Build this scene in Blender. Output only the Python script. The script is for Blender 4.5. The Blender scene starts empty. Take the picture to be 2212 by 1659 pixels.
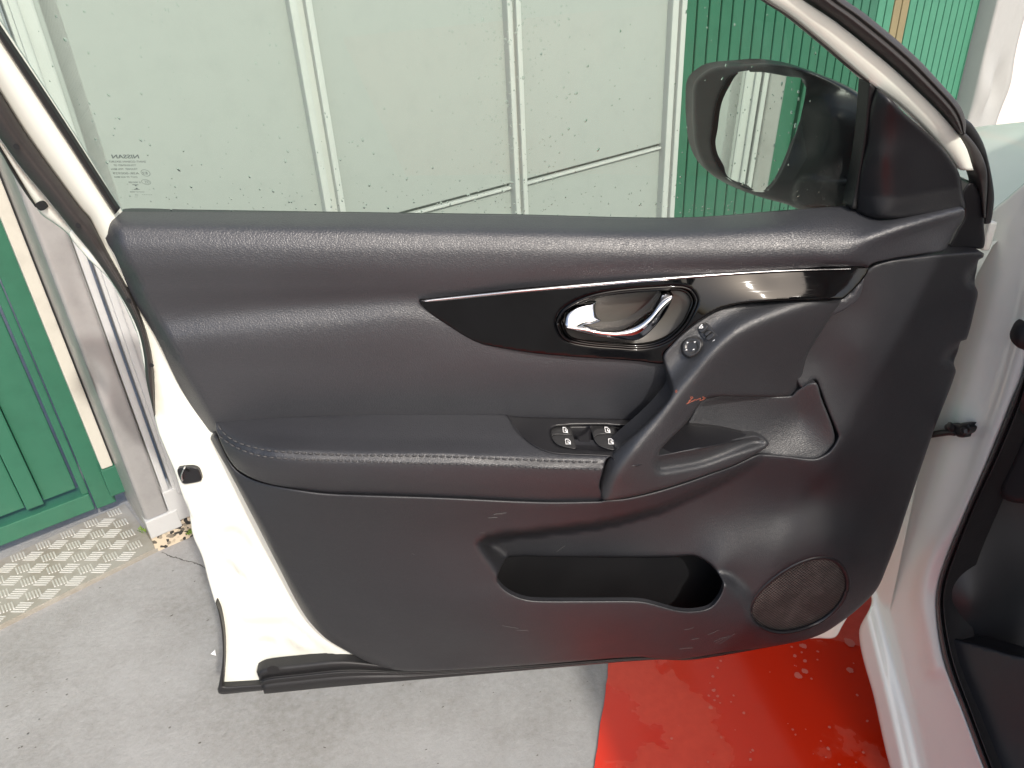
import bpy, bmesh, math, random
import numpy as np
from mathutils import Vector, Matrix
from mathutils.geometry import delaunay_2d_cdt

random.seed(7)
rng = np.random.default_rng(7)
S = bpy.context.scene
COL = S.collection

# ------------------------------------------------------------------ camera
W0, H0, FPX = 2212.0, 1659.0, 1662.0          # working picture units and focal length in them
PITCH, ROLL = math.radians(31.0), math.radians(3.18)
CAM = np.array([0.0, 0.0, 1.30])
_r0 = np.array([1.0, 0, 0]); FWD = np.array([0, math.cos(PITCH), -math.sin(PITCH)])
_u0 = np.array([0, math.sin(PITCH), math.cos(PITCH)])
RGT = math.cos(ROLL) * _r0 - math.sin(ROLL) * _u0
UPV = math.sin(ROLL) * _r0 + math.cos(ROLL) * _u0
cam_d = bpy.data.cameras.new("camera"); cam_d.sensor_width = 36.0
cam_d.lens = 36.0 * FPX / W0; cam_d.clip_start = 0.02; cam_d.clip_end = 500
cam = bpy.data.objects.new("camera", cam_d); COL.objects.link(cam)
M = Matrix.Identity(4)
for i in range(3):
    M[i][0], M[i][1], M[i][2], M[i][3] = RGT[i], UPV[i], -FWD[i], CAM[i]
cam.matrix_world = M
S.camera = cam

# ------------------------------------------------------------------ light
SUN_EL, SUN_AZ = math.radians(43), math.radians(150)   # azimuth clockwise from +Y (sun behind, to the right)
w = bpy.data.worlds.new("World"); S.world = w; w.use_nodes = True
nt = w.node_tree; nt.nodes.clear()
sky = nt.nodes.new("ShaderNodeTexSky"); sky.sky_type = 'NISHITA'; sky.sun_disc = False
sky.sun_elevation = SUN_EL; sky.sun_rotation = SUN_AZ
sky.air_density = 1.0; sky.dust_density = 4.5; sky.ozone_density = 1.0
bg = nt.nodes.new("ShaderNodeBackground"); bg.inputs[1].default_value = 0.15
wo = nt.nodes.new("ShaderNodeOutputWorld")
nt.links.new(sky.outputs[0], bg.inputs[0]); nt.links.new(bg.outputs[0], wo.inputs[0])
sd = bpy.data.lights.new("sun", 'SUN'); sd.energy = 2.0; sd.angle = math.radians(1.2); sd.color = (1.0, 0.955, 0.88)
so = bpy.data.objects.new("sun", sd); COL.objects.link(so)
_s = Vector((math.sin(SUN_AZ) * math.cos(SUN_EL), math.cos(SUN_AZ) * math.cos(SUN_EL), math.sin(SUN_EL)))
so.rotation_euler = _s.to_track_quat('Z', 'Y').to_euler()
S.view_settings.view_transform = 'Standard'; S.view_settings.look = 'None'
S.view_settings.exposure = 0.68; S.view_settings.gamma = 1.0
S.view_settings.use_curve_mapping = False
S.cycles.max_bounces = 10; S.cycles.transparent_max_bounces = 16; S.cycles.use_denoising = True

# ------------------------------------------------------------------ places: from a point of the picture to a point on a real surface
ORG = {1: (0, 0, .33594), 2: (734.5, 0, .33594), 3: (1468.9, 0, .33594),
       4: (0, 553, .33594), 5: (734.5, 553, .33594), 6: (1468.9, 553, .33594),
       7: (0, 1106, .33594), 8: (734.5, 1106, .33594), 9: (1468.9, 1106, .33594),
       'B': (1157.9, 570.3, .20313), 'G': (1278.8, 829.5, .23438), 'H': (1693.6, 432.0, .23438),
       'P': (1002.3, 1036.9, .28125), 'W': (1157.9, 881.4, .11719), 'M': (1434.3, 674.0, .078126),
       'T': (207.4, 311.1, .078126), 'L': (0, 518.4, .21875), 'C': (1780, 777.7, .19532)}
def z(k, *pts):
    ox, oy, s = ORG[k]
    out = [(ox + p[0] * s, oy + p[1] * s) + tuple(p[2:]) for p in pts]
    return out
def rays(px):
    px = np.asarray(px, float)
    return (FWD[None] + ((px[:, 0] - W0 / 2) / FPX)[:, None] * RGT[None]
            - ((px[:, 1] - H0 / 2) / FPX)[:, None] * UPV[None])
class Frame:
    """a plane: point, normal (towards the camera); h = metres in front of it. lean: tilt above height zb"""
    def __init__(self, o, n, lean=0.0, zb=9.0):
        self.o = np.array(o, float); n = np.array(n, float); self.n = n / np.linalg.norm(n)
        self.lean, self.zb = lean, zb
    def un(self, px, h=0.0):
        d = rays(px); h = np.zeros(len(d)) + h
        t = ((self.o - CAM) @ self.n + h) / (d @ self.n)
        p = CAM + d * t[:, None]
        if self.lean:
            up = p[:, 2] > self.zb
            # plane  n.p - h - lean*(z-zb) = const
            n2 = self.n - np.array([0, 0, self.lean])
            t2 = ((self.o - CAM) @ self.n + h + self.lean * (CAM[2] - self.zb)) / (d @ n2)
            p2 = CAM + d * t2[:, None]
            p[up] = p2[up]
        return p
DA = math.radians(3.3)
DOOR = Frame((0, .80, 0), (math.sin(DA), -math.cos(DA), 0))
ZB = DOOR.un([(1104, 465)])[0][2]
DOOR.lean, DOOR.zb = 0.30, ZB
GROUND = Frame((0, 0, 0), (0, 0, 1))
WA = math.radians(35.0)
WALL = Frame((-.97, 1.53, 0), (math.sin(WA), -math.cos(WA), 0))
WU = np.array([math.cos(WA), math.sin(WA), 0])
CARN = np.array([-.98, -.19, 0]); CARN /= np.linalg.norm(CARN)
CAR = Frame((.60, .85, 0), CARN)
MIRN = np.array([-.9185, -.395, .03])
MIRROR = Frame(DOOR.un([z(3, (520, 850))[0]], -.14)[0], MIRN)

# ------------------------------------------------------------------ 2-D helpers
def crom(pts, step=6.0, closed=True):
    """smooth curve through points (x,y,...)"""
    P = np.array([p[:2] for p in pts], float); n = len(P); out = []
    rng_ = range(n) if closed else range(n - 1)
    for i in rng_:
        if closed: p0, p1, p2, p3 = P[(i - 1) % n], P[i], P[(i + 1) % n], P[(i + 2) % n]
        else: p0, p1, p2, p3 = P[max(i - 1, 0)], P[i], P[i + 1], P[min(i + 2, n - 1)]
        L = np.linalg.norm(p2 - p1)
        if L < 1e-6: continue
        k = max(1, int(round(L / step)))
        d0, d2 = np.linalg.norm(p1 - p0), np.linalg.norm(p3 - p2)
        m1 = (p2 - p0) / max(d0 + L, 1e-6) * L if d0 > 1e-6 else (p2 - p1)
        m2 = (p3 - p1) / max(d2 + L, 1e-6) * L if d2 > 1e-6 else (p2 - p1)
        for j in range(k):
            t = j / k
            out.append((2*t**3-3*t*t+1)*p1 + (t**3-2*t*t+t)*m1 + (-2*t**3+3*t*t)*p2 + (t**3-t*t)*m2)
    if not closed: out.append(P[-1])
    return np.array(out)
def lin(pts, step=6.0, closed=True):
    P = np.array([p[:2] for p in pts], float); n = len(P); out = []
    for i in (range(n) if closed else range(n - 1)):
        a, b = P[i], P[(i + 1) % n]; k = max(1, int(round(np.linalg.norm(b - a) / step)))
        for j in range(k): out.append(a + (b - a) * j / k)
    if not closed: out.append(P[-1])
    return np.array(out)
def inside(q, poly):
    q = np.asarray(q); x, y = q[:, 0], q[:, 1]; r = np.zeros(len(q), bool)
    a = poly; b = np.roll(poly, -1, 0)
    for (x0, y0), (x1, y1) in zip(a, b):
        if y0 == y1: continue
        c = ((y0 > y) != (y1 > y)) & (x < (x1 - x0) * (y - y0) / (y1 - y0) + x0)
        r ^= c
    return r
def dist(q, poly, closed=True):
    q = np.asarray(q, float); best = np.full(len(q), 1e9)
    a = poly if closed else poly[:-1]; b = np.roll(poly, -1, 0) if closed else poly[1:]
    for p0, p1 in zip(a, b):
        d = p1 - p0; L = d @ d
        t = np.clip(((q - p0) @ d) / max(L, 1e-9), 0, 1)
        best = np.minimum(best, np.hypot(*(q - p0 - t[:, None] * d).T))
    return best
def sstep(a, b, x):
    t = np.clip((x - a) / (b - a), 0, 1); return t * t * (3 - 2 * t)
def tps(ctrl, reg=1e-4):
    """thin-plate surface h(x,y) through (x,y,h)"""
    if callable(ctrl): return ctrl
    if isinstance(ctrl, (int, float)): return lambda q: np.full(len(q), float(ctrl))
    c = np.array(ctrl, float); X = c[:, :2] / 500.0; n = len(c)
    A1 = np.hstack([np.ones((n, 1)), X])
    if n <= 3:
        s, *_ = np.linalg.lstsq(A1, c[:, 2], rcond=None)
        return lambda q: np.hstack([np.ones((len(q), 1)), np.asarray(q) / 500.0]) @ s
    def ker(r2): return np.where(r2 > 1e-12, .5 * r2 * np.log(np.maximum(r2, 1e-12)), 0)
    K = ker(((X[:, None] - X[None]) ** 2).sum(-1)) + reg * np.eye(n)
    Amat = np.zeros((n + 3, n + 3)); Amat[:n, :n] = K; Amat[:n, n:] = A1; Amat[n:, :n] = A1.T
    s = np.linalg.solve(Amat, np.concatenate([c[:, 2], np.zeros(3)]))
    def f(q):
        Q = np.asarray(q) / 500.0
        return ker(((Q[:, None] - X[None]) ** 2).sum(-1)) @ s[:n] + np.hstack([np.ones((len(Q), 1)), Q]) @ s[n:]
    return f

def rowfield(rows):
    """h(x,y) from rows of (x,y,h) running left to right, listed from top to bottom; smooth in both directions"""
    R = []
    for r in rows:
        P = np.array(r, float); t = np.arange(len(P)); xs = np.linspace(P[0, 0], P[-1, 0], 400)
        def pch(x, v):
            hh = np.diff(x); dl = np.diff(v) / hh; m = np.zeros(len(x)); m[0], m[-1] = dl[0], dl[-1]
            for i in range(1, len(x) - 1): m[i] = (dl[i - 1] * hh[i] + dl[i] * hh[i - 1]) / (hh[i] + hh[i - 1])
            k = np.clip(np.searchsorted(x, xs) - 1, 0, len(x) - 2); u = (xs - x[k]) / hh[k]
            return (2*u**3-3*u*u+1)*v[k] + (u**3-2*u*u+u)*hh[k]*m[k] + (-2*u**3+3*u*u)*v[k+1] + (u**3-u*u)*hh[k]*m[k+1]
        R.append((xs, pch(P[:, 0], P[:, 1]), pch(P[:, 0], P[:, 2])))
    def f(q):
        q = np.asarray(q, float); x, y = q[:, 0], q[:, 1]
        Y = np.stack([np.interp(x, a, b) for a, b, c in R]); Hh = np.stack([np.interp(x, a, c) for a, b, c in R]); n = len(R)
        dy = np.maximum(np.diff(Y, axis=0), 1.0); Y = np.vstack([Y[:1], Y[:1] + np.cumsum(dy, 0)]); dl = np.diff(Hh, axis=0) / dy
        m = np.zeros_like(Y); m[0], m[-1] = dl[0], dl[-1]
        if n > 2: m[1:-1] = (dl[:-1] * dy[1:] + dl[1:] * dy[:-1]) / (dy[1:] + dy[:-1])
        k = np.clip((Y <= y[None]).sum(0) - 1, 0, n - 2); j = np.arange(len(x)); u = (y - Y[k, j]) / dy[k, j]; d = dy[k, j]
        uc = np.clip(u, 0, 1); h0, h1, m0, m1 = Hh[k, j], Hh[k + 1, j], m[k, j], m[k + 1, j]
        h = (2*uc**3-3*uc*uc+1)*h0 + (uc**3-2*uc*uc+uc)*d*m0 + (-2*uc**3+3*uc*uc)*h1 + (uc**3-uc*uc)*d*m1
        return h + np.where(u < 0, u * d * m0, 0) + np.where(u > 1, (u - 1) * d * m1, 0)
    return f

# ------------------------------------------------------------------ object helpers
ROOTI = {}
def root(name, label, cat, loc, rz=0.0, group=None):
    o = bpy.data.objects.new(name, None); COL.objects.link(o)
    o.location = loc; o.rotation_euler = (0, 0, rz); o.empty_display_size = .05
    o["label"] = label; o["category"] = cat; o["kind"] = "thing"
    if group: o["group"] = group
    mw = Matrix.Translation(Vector(loc)) @ Matrix.Rotation(rz, 4, 'Z')
    ROOTI[o] = np.array(mw.inverted()); return o
def base_of(parent):
    while parent is not None and parent not in ROOTI: parent = parent.parent
    return parent
def obj(name, V, F, mat, parent=None, smooth=True, label=None, cat=None, kind=None, group=None):
    V = np.asarray(V, float)
    if parent is not None:
        I = ROOTI[base_of(parent)]; V = V @ I[:3, :3].T + I[:3, 3]
    me = bpy.data.meshes.new(name); me.from_pydata(V.tolist(), [], [list(map(int, f)) for f in F])
    if smooth: me.polygons.foreach_set("use_smooth", [True] * len(me.polygons))
    me.materials.append(mat); me.update()
    o = bpy.data.objects.new(name, me); COL.objects.link(o)
    if parent is not None: o.parent = parent
    if label: o["label"] = label
    if cat: o["category"] = cat
    if kind: o["kind"] = kind
    if group: o["group"] = group
    return o
def face_cam(V, F):
    V = np.asarray(V); f = np.array([x[:3] for x in F])
    n = np.cross(V[f[:, 1]] - V[f[:, 0]], V[f[:, 2]] - V[f[:, 0]])
    s = ((CAM - V[f[:, 0]]) * n).sum()
    return F if s > 0 else [tuple(reversed(x)) for x in F]
def sheet_data(outline, h, holes=(), step=10.0, edge=None, thick=.012, frame=DOOR, curve=True, hole_thick=None, bstep=None, holes_edge=None):
    bs = bstep or step * .6
    O = crom(outline, bs) if curve else lin(outline, bs)
    HS = [crom(hh, bs) for hh in holes]
    lo, hi = O.min(0), O.max(0); pts = []
    dy = step * .866; row = 0; y = lo[1]
    G = []
    while y < hi[1]:
        xs = np.arange(lo[0] + (step / 2 if row % 2 else 0), hi[0], step)
        G.append(np.stack([xs, np.full(len(xs), y)], 1)); y += dy; row += 1
    G = np.concatenate(G) if G else np.zeros((0, 2))
    def rings(P, ws):
        t = np.roll(P, -1, 0) - np.roll(P, 1, 0); nn = np.stack([-t[:, 1], t[:, 0]], 1)
        nn /= np.maximum(np.linalg.norm(nn, axis=1), 1e-9)[:, None]
        r = []
        for wd in ws:
            for sg in (1, -1):
                Q = P + nn * wd * sg; k = inside(Q, O)
                for hh in HS: k &= ~inside(Q, hh)
                Q = Q[k]
                if len(Q):
                    dd = dist(Q, P); r.append(Q[dd > wd * .93])
        return r
    extra = []
    if edge: extra += rings(O, [edge[0] * f for f in (.12, .3, .55, 1.0)])
    if holes_edge:
        for hh in HS: extra += rings(hh, [holes_edge[0] * f for f in (.12, .3, .55, 1.0)])
    k = inside(G, O); G = G[k]
    dO = dist(G, O); lim = (edge[0] * 1.15 if edge else step * .45); k = dO > lim
    for hh in HS:
        k &= ~inside(G, hh); k &= dist(G, hh) > (holes_edge[0] * 1.15 if holes_edge else step * .45)
    G = G[k]
    allp = [O] + HS + extra + [G]
    P = np.concatenate(allp)
    ed = []; off = 0
    for L in [O] + HS:
        n = len(L); ed += [(off + i, off + (i + 1) % n) for i in range(n)]; off += n
    r = delaunay_2d_cdt([Vector(p) for p in P], ed, [], 0, 1e-5)
    Q = np.array([tuple(v) for v in r[0]]); T = np.array([tuple(f) for f in r[2] if len(f) == 3])
    c = Q[T].mean(1); k = inside(c, O)
    for hh in HS: k &= ~inside(c, hh)
    T = T[k]
    hf = tps(h); hv = hf(Q)
    if edge:
        dd = np.clip(dist(Q, O) / edge[0], 0, 1); hv = hv - edge[1] * (1 - np.sqrt(1 - (1 - dd) ** 2))
    if holes_edge:
        for hh in HS:
            dd = np.clip(dist(Q, hh) / holes_edge[0], 0, 1); hv = hv - holes_edge[1] * (1 - np.sqrt(1 - (1 - dd) ** 2))
    V = frame.un(Q, hv)
    F = face_cam(V, [tuple(t) for t in T])
    # rim: boundary edges pushed back
    cnt = {}
    for f in F:
        for a, b in ((f[0], f[1]), (f[1], f[2]), (f[2], f[0])):
            cnt[(a, b)] = 1
    bd = [(a, b) for (a, b) in cnt if (b, a) not in cnt]
    if thick:
        ids = sorted({i for e in bd for i in e}); base = len(V)
        onhole = np.zeros(len(Q), bool)
        for hh in HS: onhole |= dist(Q, hh) < .5
        th = np.where(onhole, hole_thick if hole_thick is not None else thick, thick)
        m0 = {}; m1 = {}; add = []
        for i in ids:
            if edge and not onhole[i]: m0[i] = i
            else: m0[i] = base + len(add); add.append(V[i])
            m1[i] = base + len(add); add.append(V[i] - frame.n * th[i])
        V = np.vstack([V, np.array(add)])
        F = list(F) + [(m0[b], m0[a], m1[a], m1[b]) for a, b in bd]
    return V, F
def sheet(name, mat, parent, outline, h, **kw):
    ob = {k: kw.pop(k) for k in ("label", "cat", "kind", "group", "smooth") if k in kw}
    V, F = sheet_data(outline, h, **kw)
    return obj(name, V, F, mat, parent, **ob)
def resamp(P, n):
    d = np.r_[0, np.cumsum(np.linalg.norm(np.diff(P, axis=0), axis=1))]
    t = np.linspace(0, d[-1], n); return np.stack([np.interp(t, d, P[:, i]) for i in range(P.shape[1])], 1)
def ribbon(name, mat, parent, A, B, h, bulge=0.0, n=60, m=8, frame=DOOR, prof=None, thick=.01, curve=True, **ob):
    """band between two lines of the picture; h at each control point (third value) or constant"""
    def res(L):
        p2 = crom(L, 4, False) if curve else lin(L, 4, False)
        return resamp(p2, n)
    a, b = res(A), res(B)
    def hh(L):
        if len(L[0]) < 3: return np.full(n, float(h if h is not None else 0))
        P = np.array(L, float); d = np.r_[0, np.cumsum(np.hypot(*np.diff(P[:, :2], axis=0).T))]
        return np.interp(np.linspace(0, d[-1], n), d, P[:, 2])
    ha, hb = hh(A), hh(B); V = []
    for j in range(m + 1):
        v = j / m; q = a * (1 - v) + b * v
        e = prof(v) if prof else bulge * math.sqrt(max(0, 1 - (2 * v - 1) ** 2))
        V.append(frame.un(q, ha * (1 - v) + hb * v + e))
    if thick:
        V = [V[0] - frame.n * thick] + V + [V[-1] - frame.n * thick]
    R = len(V); V = np.concatenate(V)
    F = [(i * n + k, i * n + k + 1, (i + 1) * n + k + 1, (i + 1) * n + k) for i in range(R - 1) for k in range(n - 1)]
    if thick:
        F.append(tuple(i * n for i in range(R))); F.append(tuple(i * n + n - 1 for i in reversed(range(R))))
    nq = (R - 1) * (n - 1); core = F[n - 1:nq - (n - 1)] if thick else F[:nq]
    if face_cam(V, core) is not core: F = [tuple(reversed(f)) for f in F]
    return obj(name, V, F, mat, parent, **ob)
def tube_data(P, r, k=8, base=0):
    P = np.asarray(P, float); n = len(P); T = np.gradient(P, axis=0); T /= np.linalg.norm(T, axis=1)[:, None]
    r = np.zeros(n) + r; V = []
    for i in range(n):
        a = np.cross(T[i], (0, 0, 1.0));
        if np.linalg.norm(a) < 1e-3: a = np.cross(T[i], (1.0, 0, 0))
        a /= np.linalg.norm(a); b = np.cross(T[i], a)
        V += [P[i] + r[i] * (math.cos(q) * a + math.sin(q) * b) for q in np.linspace(0, 2 * math.pi, k, False)]
    F = [(base + i*k + j, base + i*k + (j+1) % k, base + (i+1)*k + (j+1) % k, base + (i+1)*k + j) for i in range(n-1) for j in range(k)]
    F.append(tuple(base + j for j in reversed(range(k)))); F.append(tuple(base + (n-1)*k + j for j in range(k)))
    return V, F
def tube(name, mat, parent, P, r, k=8, **ob):
    V, F = tube_data(P, r, k); return obj(name, V, F, mat, parent, **ob)
def box_data(o, ax, ay, az, bev=0.0):
    """box spanned by three edge vectors from corner o, edges chamfered"""
    o, ax, ay, az = (np.array(v, float) for v in (o, ax, ay, az))
    bm = bmesh.new(); vs = [bm.verts.new(o + i * ax + j * ay + k * az) for k in (0, 1) for j in (0, 1) for i in (0, 1)]
    for f in ((0, 2, 3, 1), (4, 5, 7, 6), (0, 1, 5, 4), (2, 6, 7, 3), (0, 4, 6, 2), (1, 3, 7, 5)): bm.faces.new([vs[i] for i in f])
    if bev: bmesh.ops.bevel(bm, geom=list(bm.edges), offset=bev, segments=2, affect='EDGES', profile=.6)
    bmesh.ops.recalc_face_normals(bm, faces=bm.faces)
    bm.verts.index_update(); V = [tuple(v.co) for v in bm.verts]; F = [tuple(v.index for v in f.verts) for f in bm.faces]
    bm.free(); return np.array(V), F
def box(name, mat, parent, o, ax, ay, az, bev=.002, **ob):
    V, F = box_data(o, ax, ay, az, bev); return obj(name, V, F, mat, parent, smooth=False, **ob)
def merge(parts):
    V, F, b = [], [], 0
    for v, f in parts:
        V.append(np.asarray(v)); F += [tuple(i + b for i in q) for q in f]; b += len(v)
    return np.concatenate(V), F

# ------------------------------------------------------------------ materials
def mat(name, color, rough=.5, metal=0.0, spec=.5, coat=0.0, **kw):
    m = bpy.data.materials.new(name); m.use_nodes = True; b = m.node_tree.nodes["Principled BSDF"]
    b.inputs["Base Color"].default_value = (*color, 1); b.inputs["Roughness"].default_value = rough
    b.inputs["Metallic"].default_value = metal; b.inputs["Specular IOR Level"].default_value = spec
    b.inputs["Coat Weight"].default_value = coat
    for k, v in kw.items(): b.inputs[k].default_value = v
    return m
class N:
    def __init__(s, m): s.t = m.node_tree; s.b = s.t.nodes["Principled BSDF"]; s.tc = s.t.nodes.new("ShaderNodeTexCoord")
    def new(s, ty, **kw):
        n = s.t.nodes.new(ty)
        for k, v in kw.items():
            if k in n.inputs: n.inputs[k].default_value = v
            else: setattr(n, k, v)
        return n
    def link(s, a, b): s.t.links.new(a, b)
    def noise(s, scale, detail=4, rough=.55, src=None, dist=0.0):
        n = s.new("ShaderNodeTexNoise", Scale=scale, Detail=detail, Roughness=rough, Distortion=dist)
        s.link(src or s.tc.outputs["Object"], n.inputs["Vector"]); return n.outputs["Fac"]
    def mapr(s, src, a, b, c=0.0, d=1.0):
        n = s.new("ShaderNodeMapRange"); n.inputs[1].default_value, n.inputs[2].default_value = a, b
        n.inputs[3].default_value, n.inputs[4].default_value = c, d
        s.link(src, n.inputs[0]); return n.outputs[0]
    def mix(s, fac, a, b):
        n = s.new("ShaderNodeMix", data_type='RGBA')
        for i, v in ((6, a), (7, b)):
            if isinstance(v, tuple): n.inputs[i].default_value = (*v, 1)
            else: s.link(v, n.inputs[i])
        if isinstance(fac, float): n.inputs[0].default_value = fac
        else: s.link(fac, n.inputs[0])
        return n.outputs[2]
    def math(s, op, a, b=None):
        n = s.new("ShaderNodeMath", operation=op)
        for i, v in ((0, a), (1, b)):
            if v is None: continue
            if isinstance(v, (int, float)): n.inputs[i].default_value = v
            else: s.link(v, n.inputs[i])
        return n.outputs[0]
    def bump(s, h, strength, distance):
        n = s.new("ShaderNodeBump", Strength=strength, Distance=distance); s.link(h, n.inputs["Height"])
        s.link(n.outputs[0], s.b.inputs["Normal"]); return n
def grain_mat(name, color, rough, cell, depth, var=.12, spec=.5, fine=True):
    """moulded leather-look skin: irregular cells parted by fine valleys"""
    m = mat(name, color, rough, spec=spec); n = N(m)
    nz = n.new("ShaderNodeTexNoise", Scale=160.0, Detail=2.0); n.link(n.tc.outputs["Object"], nz.inputs["Vector"])
    add = n.new("ShaderNodeVectorMath", operation='MULTIPLY_ADD'); n.link(nz.outputs["Color"], add.inputs[0])
    add.inputs[1].default_value = (.004, .004, .004); n.link(n.tc.outputs["Object"], add.inputs[2])
    mp = n.new("ShaderNodeMapping"); mp.inputs["Scale"].default_value = (.75, 1, 1.15); n.link(add.outputs[0], mp.inputs["Vector"])
    v = n.new("ShaderNodeTexVoronoi", feature='DISTANCE_TO_EDGE', Scale=1 / cell); n.link(mp.outputs[0], v.inputs["Vector"])
    hgt = n.mapr(v.outputs["Distance"], 0.0, .22)
    f2 = n.noise(900, 2)
    hh = n.math('ADD', hgt, n.math('MULTIPLY', f2, .2))
    n.bump(hh, .9, depth)
    big = n.noise(9, 4); n.link(n.mapr(big, .3, .7, rough - .05, rough + .07), n.b.inputs["Roughness"])
    dark = tuple(c * (1 - var) for c in color); lite = tuple(c * (1 + var) for c in color)
    n.link(n.mix(n.noise(14, 5), dark, lite), n.b.inputs["Base Color"])
    return m
def fine_mat(name, color, rough, depth=.00025, scale=700, var=.1, spec=.5, metal=0.0):
    m = mat(name, color, rough, metal=metal, spec=spec); n = N(m)
    n.bump(n.noise(scale, 3), .6, depth)
    n.link(n.mapr(n.noise(11, 5), .3, .7, rough - .06, rough + .08), n.b.inputs["Roughness"])
    n.link(n.mix(n.noise(17, 6), tuple(c * (1 - var) for c in color), tuple(c * (1 + var) for c in color)), n.b.inputs["Base Color"])
    return m
def scuffed(m, base, marks, boxes):
    return m
LEATHER = grain_mat("grained_soft_trim", (.030, .0312, .0365), .43, .0023, .00016, spec=.85)
LEATHER2 = grain_mat("grained_armrest", (.019, .0198, .024), .44, .0019, .00013, spec=.8)
GRIP = grain_mat("grained_grip", (.024, .025, .0285), .43, .0021, .00014, spec=.8)
PLASTIC = grain_mat("grained_hard_plastic", (.0145, .0152, .0185), .45, .0014, .00008, spec=.7)
PLASTIC_S = fine_mat("smooth_dark_plastic", (.010, .010, .012), .38)
BLACK = fine_mat("matt_black", (.008, .008, .009), .5)
GLOSS = mat("gloss_black", (.0015, .0015, .002), .05, spec=.36)
_n = N(GLOSS)
_w = _n.new("ShaderNodeMapping"); _w.inputs["Scale"].default_value = (30, 300, 900); _w.inputs["Rotation"].default_value = (0, .35, 0)
_n.link(_n.tc.outputs["Object"], _w.inputs["Vector"])
_n.link(_n.mapr(_n.noise(1.0, 3, src=_w.outputs[0]), .55, .75, .05, .16), _n.b.inputs["Roughness"])
SILVER = mat("satin_silver", (.62, .62, .63), .22, metal=1.0)
CHROME = mat("chrome", (.86, .86, .87), .035, metal=1.0)
RUBBER = fine_mat("weathered_rubber", (.035, .032, .031), .55, .0004, 300, .2)
RUBBER_B = fine_mat("black_rubber", (.012, .012, .013), .5, .0004, 300, .2)
WHITE = mat("white_car_paint", (.77, .785, .705), .22, coat=.6, **{"Coat Roughness": .05})
_n = N(WHITE); _n.link(_n.mix(_n.mapr(_n.noise(7, 6), .5, .8), (.77, .785, .708), (.735, .742, .668)), _n.b.inputs["Base Color"])
STITCH = mat("grey_thread", (.050, .050, .052), .75)
ICON = mat("white_print", (.8, .8, .8), .6)
ETCH = mat("etched_print", (.10, .13, .125), .7)
SWITCH = fine_mat("switch_plastic", (.030, .030, .031), .30)
def glass_mat(name, tint, rough=0.0, gl=.9):
    m = bpy.data.materials.new(name); m.use_nodes = True; t = m.node_tree; t.nodes.clear()
    o = t.nodes.new("ShaderNodeOutputMaterial"); tr = t.nodes.new("ShaderNodeBsdfTransparent"); tr.inputs[0].default_value = (*tint, 1)
    g = t.nodes.new("ShaderNodeBsdfGlossy"); g.inputs["Roughness"].default_value = rough
    fr = t.nodes.new("ShaderNodeFresnel"); fr.inputs[0].default_value = 1.36
    mx = t.nodes.new("ShaderNodeMixShader"); t.links.new(fr.outputs[0], mx.inputs[0]); t.links.new(tr.outputs[0], mx.inputs[1]); t.links.new(g.outputs[0], mx.inputs[2])
    df = t.nodes.new("ShaderNodeBsdfDiffuse"); df.inputs[0].default_value = (.6, .66, .62, 1)     # thin film of dirt
    tc = t.nodes.new("ShaderNodeTexCoord"); nz = t.nodes.new("ShaderNodeTexNoise"); nz.inputs["Scale"].default_value = 5; nz.inputs["Detail"].default_value = 5
    t.links.new(tc.outputs["Object"], nz.inputs["Vector"])
    mr = t.nodes.new("ShaderNodeMapRange"); mr.inputs[1].default_value = .3; mr.inputs[2].default_value = .8; mr.inputs[3].default_value = .010; mr.inputs[4].default_value = .028
    t.links.new(nz.outputs["Fac"], mr.inputs[0])
    m2 = t.nodes.new("ShaderNodeMixShader"); t.links.new(mr.outputs[0], m2.inputs[0]); t.links.new(mx.outputs[0], m2.inputs[1]); t.links.new(df.outputs[0], m2.inputs[2])
    t.links.new(m2.outputs[0], o.inputs[0]); return m
GLASS = glass_mat("tinted_side_glass", (.735, .86, .79))
WATER = mat("rain_water", (.95, 1, .98), .02, **{"Transmission Weight": 1.0, "IOR": 1.14})
MIRGL = mat("mirror_glass", (.80, .84, .81), .015, metal=1.0)
def dented(name, color, rough, metal, bigd=.004, dark=.86, spec=.5):
    m = mat(name, color, rough, metal=metal, spec=spec); n = N(m)
    nz = n.noise(5, 3); sc = n.noise(60, 6, .7)
    n.bump(n.math('ADD', nz, n.math('MULTIPLY', sc, .06)), .35, bigd)
    n.link(n.mix(n.mapr(n.noise(16, 8, .7), .48, .72), color, tuple(c * dark for c in color)), n.b.inputs["Base Color"])
    n.link(n.mapr(n.noise(30, 6, .7), .3, .7, rough - .08, rough + .1), n.b.inputs["Roughness"]); return m
PANEL = dented("white_sandwich_panel", (.335, .345, .335), .5, 0.0, .0008, .95)
PROFILE = dented("pale_aluminium_profile", (.52, .52, .51), .42, .1, .0012, .94)
POST = dented("dented_aluminium_post", (.38, .37, .36), .38, .35, .008)
CREAM = dented("cream_steel_frame", (.50, .48, .42), .45, 0.0, .002)
GREEN = dented("green_painted_steel", (.026, .122, .074), .42, 0.0, .003)
PINK = dented("pale_render", (.68, .60, .57), .7, 0.0)
DARKSEAM = mat("dark_joint", (.10, .11, .10), .7)
# tread plate
TREAD = mat("worn_aluminium_tread", (.40, .38, .34), .45, metal=.2); _n = N(TREAD)
_n.link(_n.mix(_n.mapr(_n.noise(9, 7, .7), .42, .68), (.35, .33, .29), (.25, .22, .175)), _n.b.inputs["Base Color"])
_n.bump(_n.noise(160, 5), .4, .0008)
TREADB = mat("polished_tread_bar", (.56, .545, .50), .36, metal=.3)
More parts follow.
